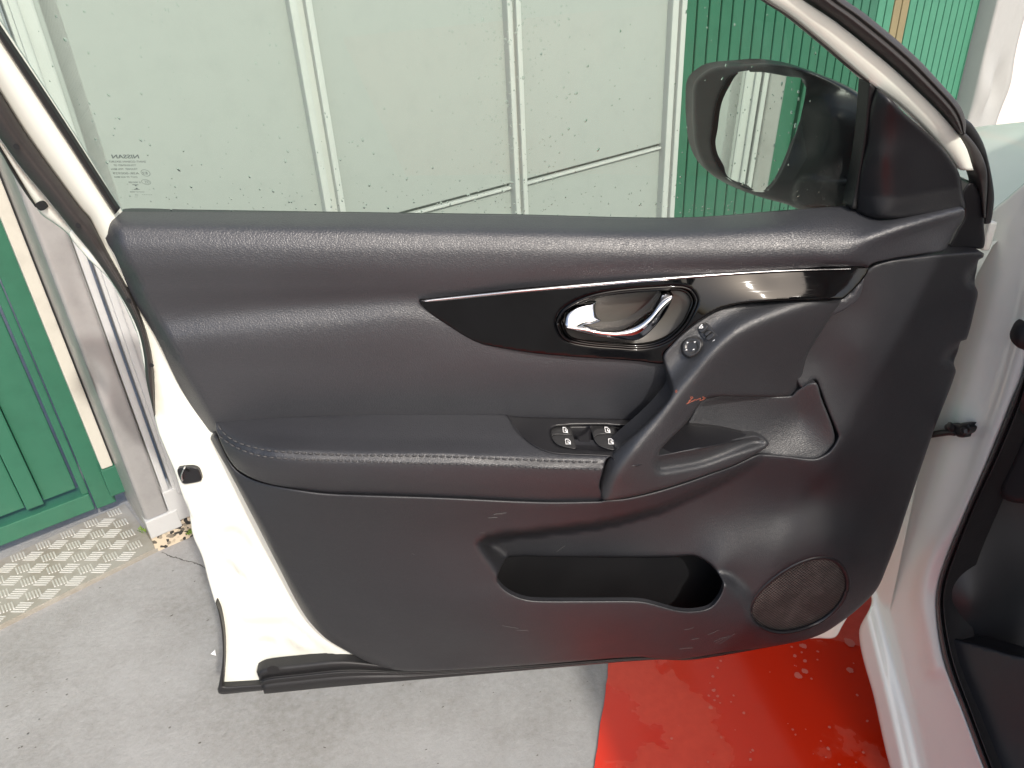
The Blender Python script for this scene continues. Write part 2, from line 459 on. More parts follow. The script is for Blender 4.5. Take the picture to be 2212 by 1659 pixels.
# concrete
CONC = mat("weathered_concrete", (.42, .41, .39), .85); _n = N(CONC)
_a = _n.mix(_n.mapr(_n.noise(2.6, 8, .62), .40, .62), (.29, .286, .278), (.20, .192, .178))
_b = _n.mix(_n.mapr(_n.noise(70, 8, .75), .35, .75), _a, _n.mix(.6, _a, (.36, .36, .355)))
_v = _n.new("ShaderNodeTexVoronoi", Scale=26.0, Randomness=1.0); _n.link(_n.tc.outputs["Object"], _v.inputs["Vector"])
_pit = _n.math('MULTIPLY', _n.mapr(_v.outputs["Distance"], .035, .075, 1.0, 0.0), _n.mapr(_n.noise(7, 3), .53, .60))
_sp = _n.mapr(_n.noise(150, 5, .75), .60, .70)
_c = _n.mix(_pit, _b, (.10, .095, .09)); _c = _n.mix(_n.math('MULTIPLY', _sp, .4), _c, (.16, .155, .145))
_n.link(_c, _n.b.inputs["Base Color"])
_n.bump(_n.math('SUBTRACT', _n.math('ADD', _n.noise(90, 8, .7), _n.math('MULTIPLY', _n.noise(14, 4), .8)), _pit), .55, .004)
# red floor paint, wet in places
RED = mat("red_floor_paint", (.56, .035, .012), .4); _n = N(RED)
_wet = _n.mapr(_n.noise(3.1, 5, .6, dist=.4), .47, .50)
_n.link(_n.mix(_wet, _n.mix(_n.mapr(_n.noise(60, 6), .3, .7), (.62, .055, .024), (.56, .042, .017)), (.58, .020, .003)), _n.b.inputs["Base Color"])
_n.link(_n.mapr(_wet, 0, 1, .40, .16), _n.b.inputs["Roughness"])
_n.bump(_n.math('MULTIPLY', _n.noise(55, 5), _n.mapr(_wet, 0, 1, 1.0, .12)), .3, .002)
DRIP = mat("dried_splash", (.58, .13, .09), .45)
GRAN = mat("granite_plinth", (.4, .35, .28), .6); _n = N(GRAN)
_v = _n.new("ShaderNodeTexVoronoi", Scale=120.0); _n.link(_n.tc.outputs["Object"], _v.inputs["Vector"])
_cr = _n.new("ShaderNodeValToRGB"); _n.link(_v.outputs["Color"], _cr.inputs[0])
_cr.color_ramp.elements[0].color = (.03, .028, .025, 1); _cr.color_ramp.elements[0].position = .3
_cr.color_ramp.elements[1].color = (.56, .47, .35, 1); _cr.color_ramp.elements[1].position = .42
_n.link(_cr.outputs[0], _n.b.inputs["Base Color"])
MESHM = mat("speaker_mesh_cloth", (.03, .027, .025), .6); _n = N(MESHM)
_fl = _n.new("ShaderNodeMapping"); _fl.inputs["Scale"].default_value = (1, 0, 1); _fl.inputs["Rotation"].default_value = (0, .78, 0); _n.link(_n.tc.outputs["Object"], _fl.inputs["Vector"])
_v = _n.new("ShaderNodeTexVoronoi", Scale=1 / .0034, Randomness=0.0); _n.link(_fl.outputs[0], _v.inputs["Vector"])
_hole = _n.mapr(_v.outputs["Distance"], .30, .42, 0.0, 1.0)
_dust = _n.mapr(_n.noise(26, 6, .7), .42, .7)
_n.link(_n.mix(_hole, (.004, .004, .004), _n.mix(_dust, (.045, .040, .037), (.12, .106, .096))), _n.b.inputs["Base Color"])
_n.bump(_n.math('ADD', _hole, _n.math('MULTIPLY', _n.noise(20, 3), 4.0)), .6, .001)
INTERIOR = fine_mat("dark_interior_plastic", (.012, .0125, .014), .5)

# ================================================================== SETTING
WALL.o = GROUND.un([(343, 1188)])[0]
_g = 60.0
obj("ground", [(-_g, -_g, 0), (_g, -_g, 0), (_g, _g, 0), (-_g, _g, 0)], [(0, 1, 2, 3)], CONC, smooth=False, kind="structure")
# red painted floor field
_e0, _e1 = GROUND.un(z(8, (1730, 970)))[0], GROUND.un(z(8, (1640, 1646)))[0]
_dr = (_e1 - _e0) / np.linalg.norm(_e1 - _e0)
def ragged(a, b, n, amp):
    out = []
    for i in range(n + 1):
        p = a + (b - a) * i / n; out.append(p + np.array([random.uniform(-amp, amp), random.uniform(-amp, amp), 0]))
    return out
_pl = ragged(_e0 - _dr * .9, _e1 + _dr * 1.6, 160, .0016)
_rv = [(p[0], p[1], .004) for p in _pl] + [(4.2, _pl[-1][1], .004), (4.2, _pl[0][1], .004)]
obj("painted_floor", _rv, [tuple(range(len(_rv)))], RED, smooth=False, kind="structure")
# dried splashes on the paint
_parts = []
def blob(c, r, zz, k=14, asp=1.0, ang=0.0):
    V = [(c[0], c[1], zz + .0006)]
    for i in range(k):
        q = 2 * math.pi * i / k; rr = r * random.uniform(.82, 1.15)
        x, y = rr * math.cos(q) * asp, rr * math.sin(q)
        V.append((c[0] + x * math.cos(ang) - y * math.sin(ang), c[1] + x * math.sin(ang) + y * math.cos(ang), zz))
    return V, [(0, 1 + i, 1 + (i + 1) % k) for i in range(k)]
for x, y, r in ((790, 875, 24), (735, 938, 11), (780, 915, 9), (800, 970, 12), (800, 1035, 20), (755, 1065, 26), (842, 1085, 9), (1090, 1030, 22),
                (1085, 850, 30), (883, 910, 9), (210, 1070, 9), (195, 1270, 16), (215, 1160, 11), (240, 1198, 9), (408, 1305, 10), (1135, 1190, 9),
                (950, 1535, 11), (450, 1605, 9), (735, 1000, 5), (1200, 1357, 8), (740, 1445, 6), (260, 970, 8), (240, 1015, 8), (715, 880, 8), (935, 1590, 6), (805, 1410, 5)):
    p, p2 = GROUND.un(z(9, (x, y), (x + r, y)))
    _parts.append(blob(p, np.linalg.norm(p2 - p), .0062, asp=random.uniform(.8, 1.3), ang=random.uniform(0, 3)))
for _ in range(26):
    p = GROUND.un(z(9, (random.uniform(-60, 1200), random.uniform(940, 1640))))[0]; _parts.append(blob(p, random.uniform(.0008, .0028), .0062, 8))
_v, _f = merge(_parts); obj("dried_splashes", _v, _f, DRIP, kind="stuff", label="pale dried splashes on the red floor paint", cat="splashes")

# ------------------------------------------------------------------ the wall of pale panels with metal profiles
def wu(x, y, h=0.0): return float((WALL.un([(x, y)], h)[0] - WALL.o) @ WU)
def wz(x, y, h=0.0): return float(WALL.un([(x, y)], h)[0][2])
def wbox(name, m, parent, u0, u1, z0, z1, h0, h1, bev=.002, **ob):
    o = WALL.o + WU * u0 + WALL.n * h0; o = o.copy(); o[2] = z0
    return box(name, m, parent, o, WU * (u1 - u0), WALL.n * (h1 - h0), np.array([0, 0, z1 - z0]), bev, **ob)
ZT = 2.7
zs = .5 * (wz(870, 462) + wz(1435, 312))
pan = root("panel_wall", "pale grey panelled wall with vertical metal profiles behind the car window", "wall", tuple(WALL.o), WA)
uD0, uD1 = wu(13, 0), wu(34, 0)
uA = [wu(x, 0) for x in (615, 632, 650, 665)]; uB = [wu(x, 0) for x in (1084, 1094, 1103, 1114)]; uC = [wu(x, 0) for x in (1443, 1456, 1463, 1474)]
for a, b in ((uD1, uA[0]), (uA[3], uB[0]), (uB[3], uC[0])):
    wbox("panel", PANEL, pan, a - .004, b + .004, .16, zs - .006, -.045, -.004)
    wbox("panel", PANEL, pan, a - .004, b + .004, zs + .006, ZT, -.045, 0)
    wbox("joint_rail", DARKSEAM, pan, a + .001, b - .001, zs - .004, zs + .016, -.06, -.010)
    wbox("drip_edge", PROFILE, pan, a + .001, b - .001, zs - .010, zs - .003, -.05, .004, .001)
for u in (uA, uB, uC):
    pr = wbox("vertical_profile", PROFILE, pan, u[0], u[1], .14, ZT, -.03, .022, .004)
    wbox("profile_web", PROFILE, pan, u[1] - .001, u[2] + .001, .14, ZT, -.03, .006, .001)
    wbox("vertical_profile", PROFILE, pan, u[2], u[3], .14, ZT, -.03, .022, .004)
wbox("vertical_profile", PROFILE, pan, uD0, uD1, .14, ZT, -.03, .012, .004)
wbox("base_rail", PROFILE, pan, wu(165, 553), uC[3] + .02, .062, .158, -.05, .006, .003)

# post between the green door and the panels
uP = [wu(x, 553) for x in (34, 67, 97, 163)]
uQ = [wu(x, 553) for x in (170, 187, 193)]
post = root("metal_post", "dented aluminium corner post with cream edge beside the green door", "post", tuple(WALL.o + WU * uP[0]), WA)
zc_ = wz(225, 1013, -.15); uc0, uc1 = wu(34, 553, -.15), wu(67, 553, -.15)
wbox("cream_edge", CREAM, post, uc0, uc1, zc_, ZT, -.21, -.150, .003, label="cream painted steel edge of the post")
def strip(name, m, parent, us, hs, z0, z1, nz=60, dent=None):
    zz = np.linspace(z0, z1, nz); V = []
    for k, zv in enumerate(zz):
        for u, h in zip(us, hs):
            p = WALL.o + WU * u + WALL.n * (h + (dent(u, zv) if dent else 0)); V.append((p[0], p[1], zv))
    c = len(us); F = [(k * c + i, k * c + i + 1, (k + 1) * c + i + 1, (k + 1) * c + i) for k in range(nz - 1) for i in range(c - 1)]
    V = np.array(V); return obj(name, V, face_cam(V, F), m, parent)
_zd = wz(130, 850)
def dent(u, zv):
    a = (u - uP[2]) / (uP[3] - uP[2])
    return (-.012 * math.exp(-((zv - _zd) / .035) ** 2 - ((a - .12) / .28) ** 2) + .004 * math.exp(-((zv - _zd + .09) / .05) ** 2 - ((a - .3) / .3) ** 2)
            - .004 * math.exp(-((zv - _zd - .20) / .06) ** 2 - ((a - .7) / .3) ** 2))
strip("return_face", POST, post, [uc1 + .002, uc1 + .004, uP[2] - .002, uP[2] - .0005], [-.20, -.148, -.008, -.004], .05, ZT, 90, lambda u, zv: .5 * dent(uP[2], zv))
strip("post_face", POST, post, list(np.linspace(uP[2], uP[3], 16)) + [uP[3] + .001], [-.004, .002] + [.003] * 13 + [0, -.03], .10, ZT, 160, dent)
wbox("fluted_bead", PROFILE, post, uP[3] + .002, uQ[0] - .003, .10, ZT, -.04, -.02, .001)
wbox("fluted_bead", PROFILE, post, uQ[0] - .002, uQ[1], .10, ZT, -.04, .004, .005)
wbox("fluted_bead", PROFILE, post, uQ[2] + .002, uQ[2] + .05, .10, ZT, -.04, .004, .005)
wbox("fluted_bead", PROFILE, post, uQ[2] + .054, uD0 - .003 if uD0 > uQ[2] + .06 else uQ[2] + .09, .10, ZT, -.04, .000, .004)
wbox("base_plate", PROFILE, post, uP[2] - .004, uP[3] + .02, .045, .098, -.05, .008, .003)
st = wbox("granite_plinth", GRAN, None, uP[2] - .004, uC[3] + .05, -.02, .058, -.08, .004, .004,
          label="speckled granite plinth under the metal post and panels", cat="plinth", kind="thing")

# green steel door on the left
HG = -.20
gd = root("steel_door", "green painted steel door left of the dented metal post", "door", tuple(WALL.o + WU * (uP[0] - .5)), WA)
ge = wu(34, 553, HG) + .004; g1 = wu(0, 606, HG); g2 = wu(0, 669, HG); g3 = wu(0, 906, HG)
zb = max(.012, wz(120, 1120, HG))
wbox("door_jamb", GREEN, gd, g1 + .002, ge, zb - .02, ZT, HG - .05, HG, .003)
wbox("leaf_stile", GREEN, gd, g2 + .004, g1 - .001, zb + .03, ZT, HG - .05, HG - .008, .003)
wbox("leaf_panel", GREEN, gd, g3 + .01, g2 - .002, zb + .05, ZT, HG - .06, HG - .018, .003)
wbox("rib", GREEN, gd, g3 - .03, g3 + .009, zb + .05, ZT, HG - .06, HG - .002, .004)
for k in range(5):
    u1 = g3 - .032 - .2 * k
    wbox("leaf_panel", GREEN, gd, u1 - .165, u1, zb + .05, ZT, HG - .06, HG - .018, .003)
    wbox("rib", GREEN, gd, u1 - .198, u1 - .167, zb + .05, ZT, HG - .06, HG - .002, .004)
wbox("bottom_rail", GREEN, gd, g3 - 1.05, g1 - .002, zb - .02, zb + .03, HG - .055, HG - .004, .003)
wbox("foot_bracket", GREEN, gd, uc0 - .004, uc1 + .012, max(.014, wz(250, 1072, -.15)), zc_ - .003, -.21, -.153, .004)
# green slatted gate on the right
gate = root("slatted_gate", "green vertical slat gate behind the door mirror", "gate", tuple(WALL.o + WU * uC[3]), WA)
HR = -.02
us0 = uC[3] + .006
u1a, u1b = wu(*z(3, (195, 2))[0], HR), wu(*z(3, (560, 2))[0], HR)
pitch = (u1b - u1a) / 5.0
uend = wu(*z(3, (1935, 2))[0], HR)
u = u1a - pitch * math.floor((u1a - us0) / pitch)
edges = [us0] + ([u] if u - us0 > .02 else []) 
while edges[-1] + pitch < uend: edges.append(edges[-1] + pitch)
edges.append(uend)
FADED = dented("faded_green_paint", (.05, .20, .125), .45, 0.0, .003)
RUSTY = dented("rust_stained_green_paint", (.20, .17, .09), .55, 0.0, .003)
for i, (a, b) in enumerate(zip(edges[:-1], edges[1:])):
    px = (a + b) / 2
    m = GREEN if i < len(edges) * .55 else FADED
    if len(edges) * .60 < i < len(edges) * .60 + 2.1: m = RUSTY
    lo = .05
    o = WALL.o + WU * (a + .0035) + WALL.n * (HR - .02); o = o.copy(); o[2] = lo
    box("slat", m, gate, o, WU * (b - a - .007), WALL.n * .02, np.array([0, 0, ZT - lo]), .004)
wbox("back_sheet", GREEN, gate, us0, uend, .05, ZT, HR - .03, HR - .0125, .001)
# white column and wall at the right end
uw1 = wu(*z(3, (2205, 150))[0], .05)
def dent2(u, zv):
    return .03 * math.exp(-((zv - wz(*z(3, (2080, 520))[0])) / .10) ** 2) * math.sin((u - uend) * 24) 
colm = root("metal_column", "white crumpled metal column at the right end of the green gate", "column", tuple(WALL.o + WU * uend), WA)
strip("column_face", PANEL, colm, [uend + .003, uend + .003] + list(np.linspace(uend + .006, uw1, 14)) + [uw1], [-.05, .04] + [.05] * 14 + [-.05], .02, ZT, 140, dent2)
wbox("rendered_wall", PINK, None, uw1 + .003, uw1 + 3.5, 0, ZT, -.2, -.02, .004, label="pale pinkish wall right of the white metal column", cat="wall", kind="thing")

# tread plate
TA, TB = GROUND.un(z(7, (1020, 252), (0, 760)))
TC = WALL.o + WU * (uP[1] + .002) - WALL.n * .235
TDi = (TB - TA) / np.linalg.norm(TB - TA)
TD = TC + TDi * 2.4; TE = TA + TDi * 2.4
tp = root("tread_plate", "worn aluminium tread plate on the ground before the green door", "plate", tuple(TA), 0)
def prism(P, z0, z1, bev=.002):
    bm = bmesh.new(); a = [bm.verts.new((p[0], p[1], z0)) for p in P]; b = [bm.verts.new((p[0], p[1], z1)) for p in P]; n = len(P)
    bm.faces.new(list(reversed(a))); bm.faces.new(b)
    for i in range(n): bm.faces.new((a[i], a[(i + 1) % n], b[(i + 1) % n], b[i]))
    bmesh.ops.recalc_face_normals(bm, faces=bm.faces)
    if bev: bmesh.ops.bevel(bm, geom=[e for e in bm.edges if all(v.co.z > z1 - 1e-5 for v in e.verts)], offset=bev, segments=2, affect='EDGES')
    bm.verts.index_update(); r = np.array([tuple(v.co) for v in bm.verts]), [tuple(v.index for v in f.verts) for f in bm.faces]; bm.free(); return r
_v, _f = prism([TA, TE, TD, TC], -.01, .012); obj("plate", _v, _f, TREAD, tp, smooth=False)
c0, ca, cb = GROUND.un(z(7, (350, 160), (540, 160), (385, 232)))
la, lb = ca - c0, cb - c0
ex = la / np.linalg.norm(la); ey = np.array([-ex[1], ex[0], 0])
_poly = np.array([p[:2] for p in (TA - TDi * -.012, TE, TD, TC)])
def bar(c, d, L, wd, hh):
    s = np.array([-d[1], d[0], 0]); V = []
    for zz, l, ww in ((.0118, L, wd), (.0118 + hh, L * .82, wd * .45)):
        for q, r in ((-1, -1), (1, -1), (1, 1), (-1, 1)):
            V.append(c + d * q * l / 2 + s * r * ww / 2 + np.array([0, 0, zz]))
    return np.array(V), [(4, 5, 6, 7), (0, 1, 5, 4), (1, 2, 6, 5), (2, 3, 7, 6), (3, 0, 4, 7)]
_pa = []
diag = (lb / np.linalg.norm(lb))
for i in range(-26, 12):
    for j in range(-10, 22):
        for t in (0, 1):
            c = c0 + la * (i + .5 * t) + lb * (j + (.0 if t == 0 else .05))
            if not inside([c[:2]], _poly)[0] or dist([c[:2]], _poly)[0] < .010: continue
            d = ex if t == 0 else diag / np.linalg.norm(diag); s = np.array([-d[1], d[0], 0])
            for k in range(-2, 3):
                cc = c + s * k * .0066 + d * k * .0012
                if dist([cc[:2]], _poly)[0] < .006: continue
                _pa.append(bar(cc, d, .034 if t == 0 else .030, .0042, .0016))
_v, _f = merge(_pa); obj("raised_bars", _v, _f, TREADB, tp, smooth=False, kind="stuff")
# grit, crack and moss on the concrete
_pg = []
for _ in range(80):
    p = GROUND.un([(random.uniform(-40, 1290), random.uniform(1180, 1680))])[0]
    if inside([p[:2]], _poly)[0]: continue
    _pg.append(blob(p, abs(random.gauss(.0004, .0005)) + .0004, .0012, 7, random.uniform(1.0, 2.8), random.uniform(-.4, 1.0)))
_v, _f = merge(_pg); obj("grit", _v, _f, mat("dark_grit", (.10, .09, .08), .9), kind="stuff", label="dark grit specks scattered over the concrete", cat="grit")
_cl = crom(z(7, (1040, 258), (1090, 285), (1150, 300), (1200, 318), (1232, 322), (1290, 345), (1345, 385)), 2.0, False); _cg = GROUND.un(_cl); _vv = []
for i, p in enumerate(_cg):
    wd = random.uniform(.0006, .0022); j = np.array([random.uniform(-.0012, .0012), random.uniform(-.0012, .0012), 0]); _vv += [p + j + (0, -wd, .0012), p + j + (0, wd, .0012)]
obj("ground_crack", _vv, [(2 * i, 2 * i + 1, 2 * i + 3, 2 * i + 2) for i in range(len(_cg) - 1)], mat("crack_shadow", (.09, .085, .08), .95), kind="stuff", label="thin crack in the concrete by the plinth", cat="crack")
MOSS = mat("moss_green", (.16, .26, .04), .9); _pm = []
for c in z(7, (935, 150), (1225, 150), (1228, 160)):
    for _ in range(26):
        p = GROUND.un([(c[0] + random.gauss(0, 3), c[1] + random.gauss(0, 3))])[0]; a = random.uniform(0, 6.3); r = random.uniform(.003, .007); zz = random.uniform(.004, .016)
        _pm.append((np.array([(p[0], p[1], .012), (p[0] + r * math.cos(a), p[1] + r * math.sin(a), .012 + zz), (p[0] + r * math.cos(a + .8), p[1] + r * math.sin(a + .8), .012 + zz * .8)]), [(0, 1, 2)]))
_v, _f = merge(_pm); obj("moss", _v, _f, MOSS, smooth=False, kind="stuff", label="small green moss tufts at the foot of the plinth", cat="moss")
# small litter
_p = GROUND.un(z(7, (1356, 920), (1388, 898), (1393, 932)))
obj("paper_scrap", [tuple(_p[0][:2]) + (.003,), tuple(_p[1][:2]) + (.007,), tuple(_p[2][:2]) + (.004,), tuple(np.mean(_p, 0)[:2]) + (.010,)],
    [(0, 2, 3), (2, 1, 3), (1, 0, 3)], ICON, smooth=False, label="tiny white paper scrap on the concrete by the door edge", cat="scrap")

# ================================================================== THE CAR DOOR
HINGE = DOOR.un([(2120, 1000)])[0]
door = root("driver_door", "open white car door seen from inside with black trim, window and mirror", "car door", (HINGE[0], HINGE[1], 0), DA)

# ---- white steel shell
sh_out = [(150, 500), (185, 553), (235, 603), (269, 660), (296, 721), (309, 781), (331, 889), (343, 936), (358, 973), (376, 1015), (393, 1067)] + \
    z(7, (1215, 0), (1240, 150), (1300, 290), (1340, 440), (1385, 590), (1428, 700), (1440, 900), (1432, 1118), (1680, 1103)) + \
    [(760, 1462), (1000, 1438), (1300, 1410), (1560, 1393)] + z(9, (885, 812), (995, 808), (1040, 740)) + \
    [(1860, 1280), (1925, 1150), (1990, 960), (2030, 800), (2040, 640), (2040, 560), (1980, 500), (1900, 490), (1000, 485), (300, 480), (235, 480)]
flange = crom([(185, 520), (300, 700), (360, 900), (405, 1060)] + z(7, (1230, 0), (1330, 130), (1430, 245), (1600, 430), (1760, 600), (2000, 800), (2212, 950)) + [(900, 1470)], 6, False)
emb = [crom(z(7, (1420, 120), (1500, 90), (1570, 130), (1640, 230), (1630, 270), (1560, 305), (1500, 270), (1440, 200)), 5),
       crom(z(7, (1520, 510), (1580, 490), (1680, 490), (1780, 600), (1840, 690), (1700, 715), (1560, 705), (1535, 620)), 5),
       crom(z(7, (1640, 830), (1690, 800), (1750, 810), (1780, 850), (1750, 890), (1680, 895)), 5),
       crom(z(7, (1830, 790), (1870, 765), (1940, 800), (2010, 870), (1990, 890), (1900, 880)), 5),
       crom(z(7, (1440, 300), (1480, 320), (1560, 400), (1590, 435), (1500, 440), (1470, 400)), 5)]
def shell_h(q):
    q = np.asarray(q); h = np.full(len(q), .004)
    # the outer flange band lies lower than the inner panel
    left = inside(q, np.vstack([flange, [[900, 1700], [-200, 1700], [-200, 300], [185, 300]]]))
    d = dist(q, flange, False); h = h + np.where(left, -.003 - .004 * sstep(0, 60, d), 0) * sstep(0, 5, d)
    for i, e in enumerate(emb):
        s = inside(q, e) * sstep(0, 9, dist(q, e)); h = h + (-.005 if i % 2 == 0 else .004) * s
    return h
sheet("steel_shell", WHITE, door, sh_out, shell_h, step=9, thick=.012, edge=(5, .003))
# folded outer skin edge down the rear side and along the bottom
ribbon("skin_edge_seal", RUBBER_B, door, z(7, (1385, 585), (1405, 650), (1428, 800), (1430, 950), (1412, 1080), (1400, 1150), (1408, 1168)),
       z(7, (1392, 585), (1418, 650), (1442, 800), (1445, 950), (1438, 1080), (1434, 1120), (1432, 1150)), .006, bulge=.004, n=40, m=6)
ribbon("skin_edge_seal", RUBBER_B, door, z(7, (1398, 1140), (1408, 1166), (1440, 1172), (1560, 1160), (1720, 1145)),
       z(7, (1432, 1115), (1437, 1116), (1450, 1116), (1560, 1110), (1720, 1100)), .004, bulge=.006, n=40, m=6)
# bottom sill seal with its light ridge
_top = z(7, (1650, 1025), (1700, 1000), (1900, 975), (2212, 948)) + z(8, (400, 985), (900, 975), (1400, 955), (1900, 925), (2200, 935)) + [(1560, 1400), (1700, 1385)]
_bot = z(7, (1700, 1170), (1720, 1168), (1900, 1150), (2180, 1122)) + z(8, (600, 1070), (1200, 1018), (1720, 972), (1900, 958), (2050, 950)) + [(1500, 1425), (1700, 1391)]
def _pr(v):
    return .004 + .006 * math.sin(math.pi * min(v / .42, 1)) if v < .42 else (.014 - .03 * abs(v - .52) if v < .62 else .010 + .003 * math.sin(math.pi * (v - .62) / .38))
ribbon("sill_seal", RUBBER_B, door, _top, _bot, .010, prof=_pr, n=120, m=24, thick=.015)
_c = DOOR.un(z(7, (1757, 1015)), .026)[0]
def disc(c, n, r, k=20, dome=0.0, asp=1.0):
    n = np.array(n, float) / np.linalg.norm(n); a = np.cross(n, (0, 0, 1.0)); a /= np.linalg.norm(a); b = np.cross(n, a)
    V = [c + n * dome]; 
    for rr, hh in ((.6, dome * .8), (1, 0)):
        V += [c + n * hh + rr * r * (a * math.cos(q) + b * asp * math.sin(q)) for q in np.linspace(0, 2 * math.pi, k, False)]
    F = [(0, 1 + i, 1 + (i + 1) % k) for i in range(k)] + [(1 + i, 1 + k + i, 1 + k + (i + 1) % k, 1 + (i + 1) % k) for i in range(k)]
    V = np.array(V); return V, face_cam(V, F)
obj("drain_hole", *disc(_c, DOOR.n, .0085), BLACK, door)

# ---- rear window frame strips (left)
ribbon("rear_frame", WHITE, door, z(1, (-300, -200), (0, 250), (400, 850), (735, 1378), (780, 1460)) + [(300, 600)], z(1, (-300, 110), (0, 588), (190, 890), (520, 1345), (585, 1420)) + [(262, 630)], .004,
       prof=lambda v: .006 * math.sin(math.pi * v), n=90, m=10, thick=.02)
ribbon("window_channel", RUBBER_B, door, z(1, (-300, -255), (0, 195), (340, 700), (760, 1350)), z(1, (-300, -195), (0, 255), (400, 865), (738, 1378)), .008, bulge=.003, n=80, m=6, thick=.006)
ribbon("rear_weatherstrip", RUBBER, door,
       z(1, (-300, 115), (0, 590), (190, 890), (520, 1340), (545, 1365), (585, 1415)) + z(4, (710, 0), (830, 210), (920, 420), (970, 600), (988, 760), (992, 1035)),
       z(1, (-300, 480), (0, 890), (130, 1070), (330, 1310), (480, 1500)) + z(4, (600, 0), (760, 230), (880, 460), (925, 640), (940, 800), (985, 1000), (990, 1035)), .004,
       prof=lambda v: .012 * math.sin(math.pi * v) ** .6 - .002 * math.exp(-((v - .45) / .06) ** 2), n=140, m=16, thick=.02)
for p in z(1, (105, 943), (503, 1450)) + z(4, (827, 285), (974, 702)):
    obj("clip_hole", *disc(DOOR.un([p], .0175)[0], DOOR.n, .0026, 14), BLACK, door)
ribbon("outer_flange", WHITE, door, z(1, (-300, 482), (0, 892), (130, 1072), (330, 1312), (480, 1502)) + z(4, (600, 0), (760, 232), (880, 462)),
       z(1, (-300, 535), (0, 950), (230, 1330), (270, 1385), (340, 1432), (430, 1500)) + z(4, (550, 0), (700, 150), (800, 320), (880, 500)), -.012, bulge=.004, n=100, m=6, thick=.02)
ribbon("outer_edge_seal", RUBBER_B, door, z(1, (-300, 520), (0, 935), (60, 1050), (150, 1195), (235, 1325)), z(1, (-300, 560), (0, 975), (60, 1080), (150, 1225), (228, 1335)), -.010, bulge=.004, n=50, m=6, thick=.02)
sheet("seal_end", RUBBER_B, door, z(1, (228, 1310), (262, 1298), (290, 1320), (298, 1340), (262, 1355), (235, 1335)), -.004, step=3, thick=.02)
# latch opening with bracket
sheet("latch_bracket", PLASTIC_S, door, z(4, (1140, 1378), (1160, 1362), (1240, 1356), (1275, 1370), (1290, 1400), (1298, 1435), (1288, 1448), (1215, 1464), (1180, 1464), (1160, 1440)),
      .010, holes=[z(4, (1195, 1370), (1220, 1368), (1222, 1384), (1200, 1386))], step=4, thick=.008, edge=(4, .002))
ribbon("latch_striker_lip", SILVER, door, z(4, (1178, 1365), (1160, 1410), (1168, 1455)), z(4, (1190, 1368), (1172, 1412), (1180, 1440)), .014, bulge=.002, n=16, m=4, thick=.004)

# ---- window glass with rain and etched marking
gl_out = [(-260, -420), (-120, 20), (0, 58)] 
gl_out = [(-420, -560)] + z(1, (0, 190), (340, 700), (760, 1360)) + [(262, 470), (1104, 480), (1478, 485), (1845, 460)] + z(3, (1140, 1335), (1218, 520), (700, 85), (560, -10)) + [(1180, -430), (900, -640), (300, -700)]
GOFF = -.014
glass = sheet("window_glass", GLASS, door, gl_out, GOFF, step=60, curve=False, thick=0)
# rain drops clinging to the outside of the pane
gn = DOOR.n - np.array([0, 0, DOOR.lean]); gn = np.array([DOOR.n[0], DOOR.n[1], -DOOR.lean * -1.0]); 
_gp = DOOR.un([(700, 200), (900, 200), (700, 350)], GOFF); gn = np.cross(_gp[1] - _gp[0], _gp[2] - _gp[0]); gn /= np.linalg.norm(gn)
if gn @ (CAM - _gp[0]) < 0: gn = -gn
ga = np.cross((0, 0, 1.0), gn); ga /= np.linalg.norm(ga); gb = np.cross(gn, ga)
def drop(c, r, asp, ang):
    k = 10; V = []; d = -gn
    for rr, hh in ((1.0, 0.0), (.9, .13), (.55, .24)):
        for i in range(k):
            q = 2 * math.pi * i / k; x, y = rr * r * math.cos(q), rr * r * asp * math.sin(q) - (r * .25 * (1 - rr))
            V.append(c + ga * (x * math.cos(ang) - y * math.sin(ang)) + gb * (x * math.sin(ang) + y * math.cos(ang)) + d * hh * r * .8)
    V.append(c + d * .27 * r * .8)
    F = [(s * k + i, s * k + (i + 1) % k, (s + 1) * k + (i + 1) % k, (s + 1) * k + i) for s in range(2) for i in range(k)]
    F += [(2 * k + i, 2 * k + (i + 1) % k, 3 * k) for i in range(k)]; F.append(tuple(reversed(range(k))))
    return np.array(V), F
_gpoly = np.array([p[:2] for p in gl_out]); _pd = []
def put(px, py, r, asp, ang):
    if inside([(px, py)], _gpoly)[0]:
        c = DOOR.un([(px, py)], GOFF - .0012)[0]; _pd.append(drop(c, r, asp, ang))
for x, y, r in ((545, 75, 8), (362, 105, 7), (420, 255, 10), (1060, 60, 7), (1775, 290, 8), (1645, 405, 9), (1795, 405, 6), (700, 612, 8), (578, 665, 6), (768, 760, 9), (610, 730, 6),
                (738, 825, 6), (905, 900, 9), (965, 930, 7), (730, 868, 6), (615, 895, 7), (690, 1045, 10), (1180, 970, 7), (1150, 1088, 12), (1850, 972, 9), (1798, 882, 8), (1835, 1035, 11), (2188, 1025, 9),
                (1230, 1200, 10), (1670, 1215, 8), (1757, 1228, 10), (1860, 1298, 8), (2028, 1312, 9), (1605, 1135, 9), (950, 995, 7), (1695, 800, 7), (1520, 820, 7), (910, 602, 8), (1595, 515, 6)):
    p = z(1, (x, y))[0]; put(p[0], p[1], r * .00015, random.uniform(1.1, 1.6), random.uniform(-.2, .5))
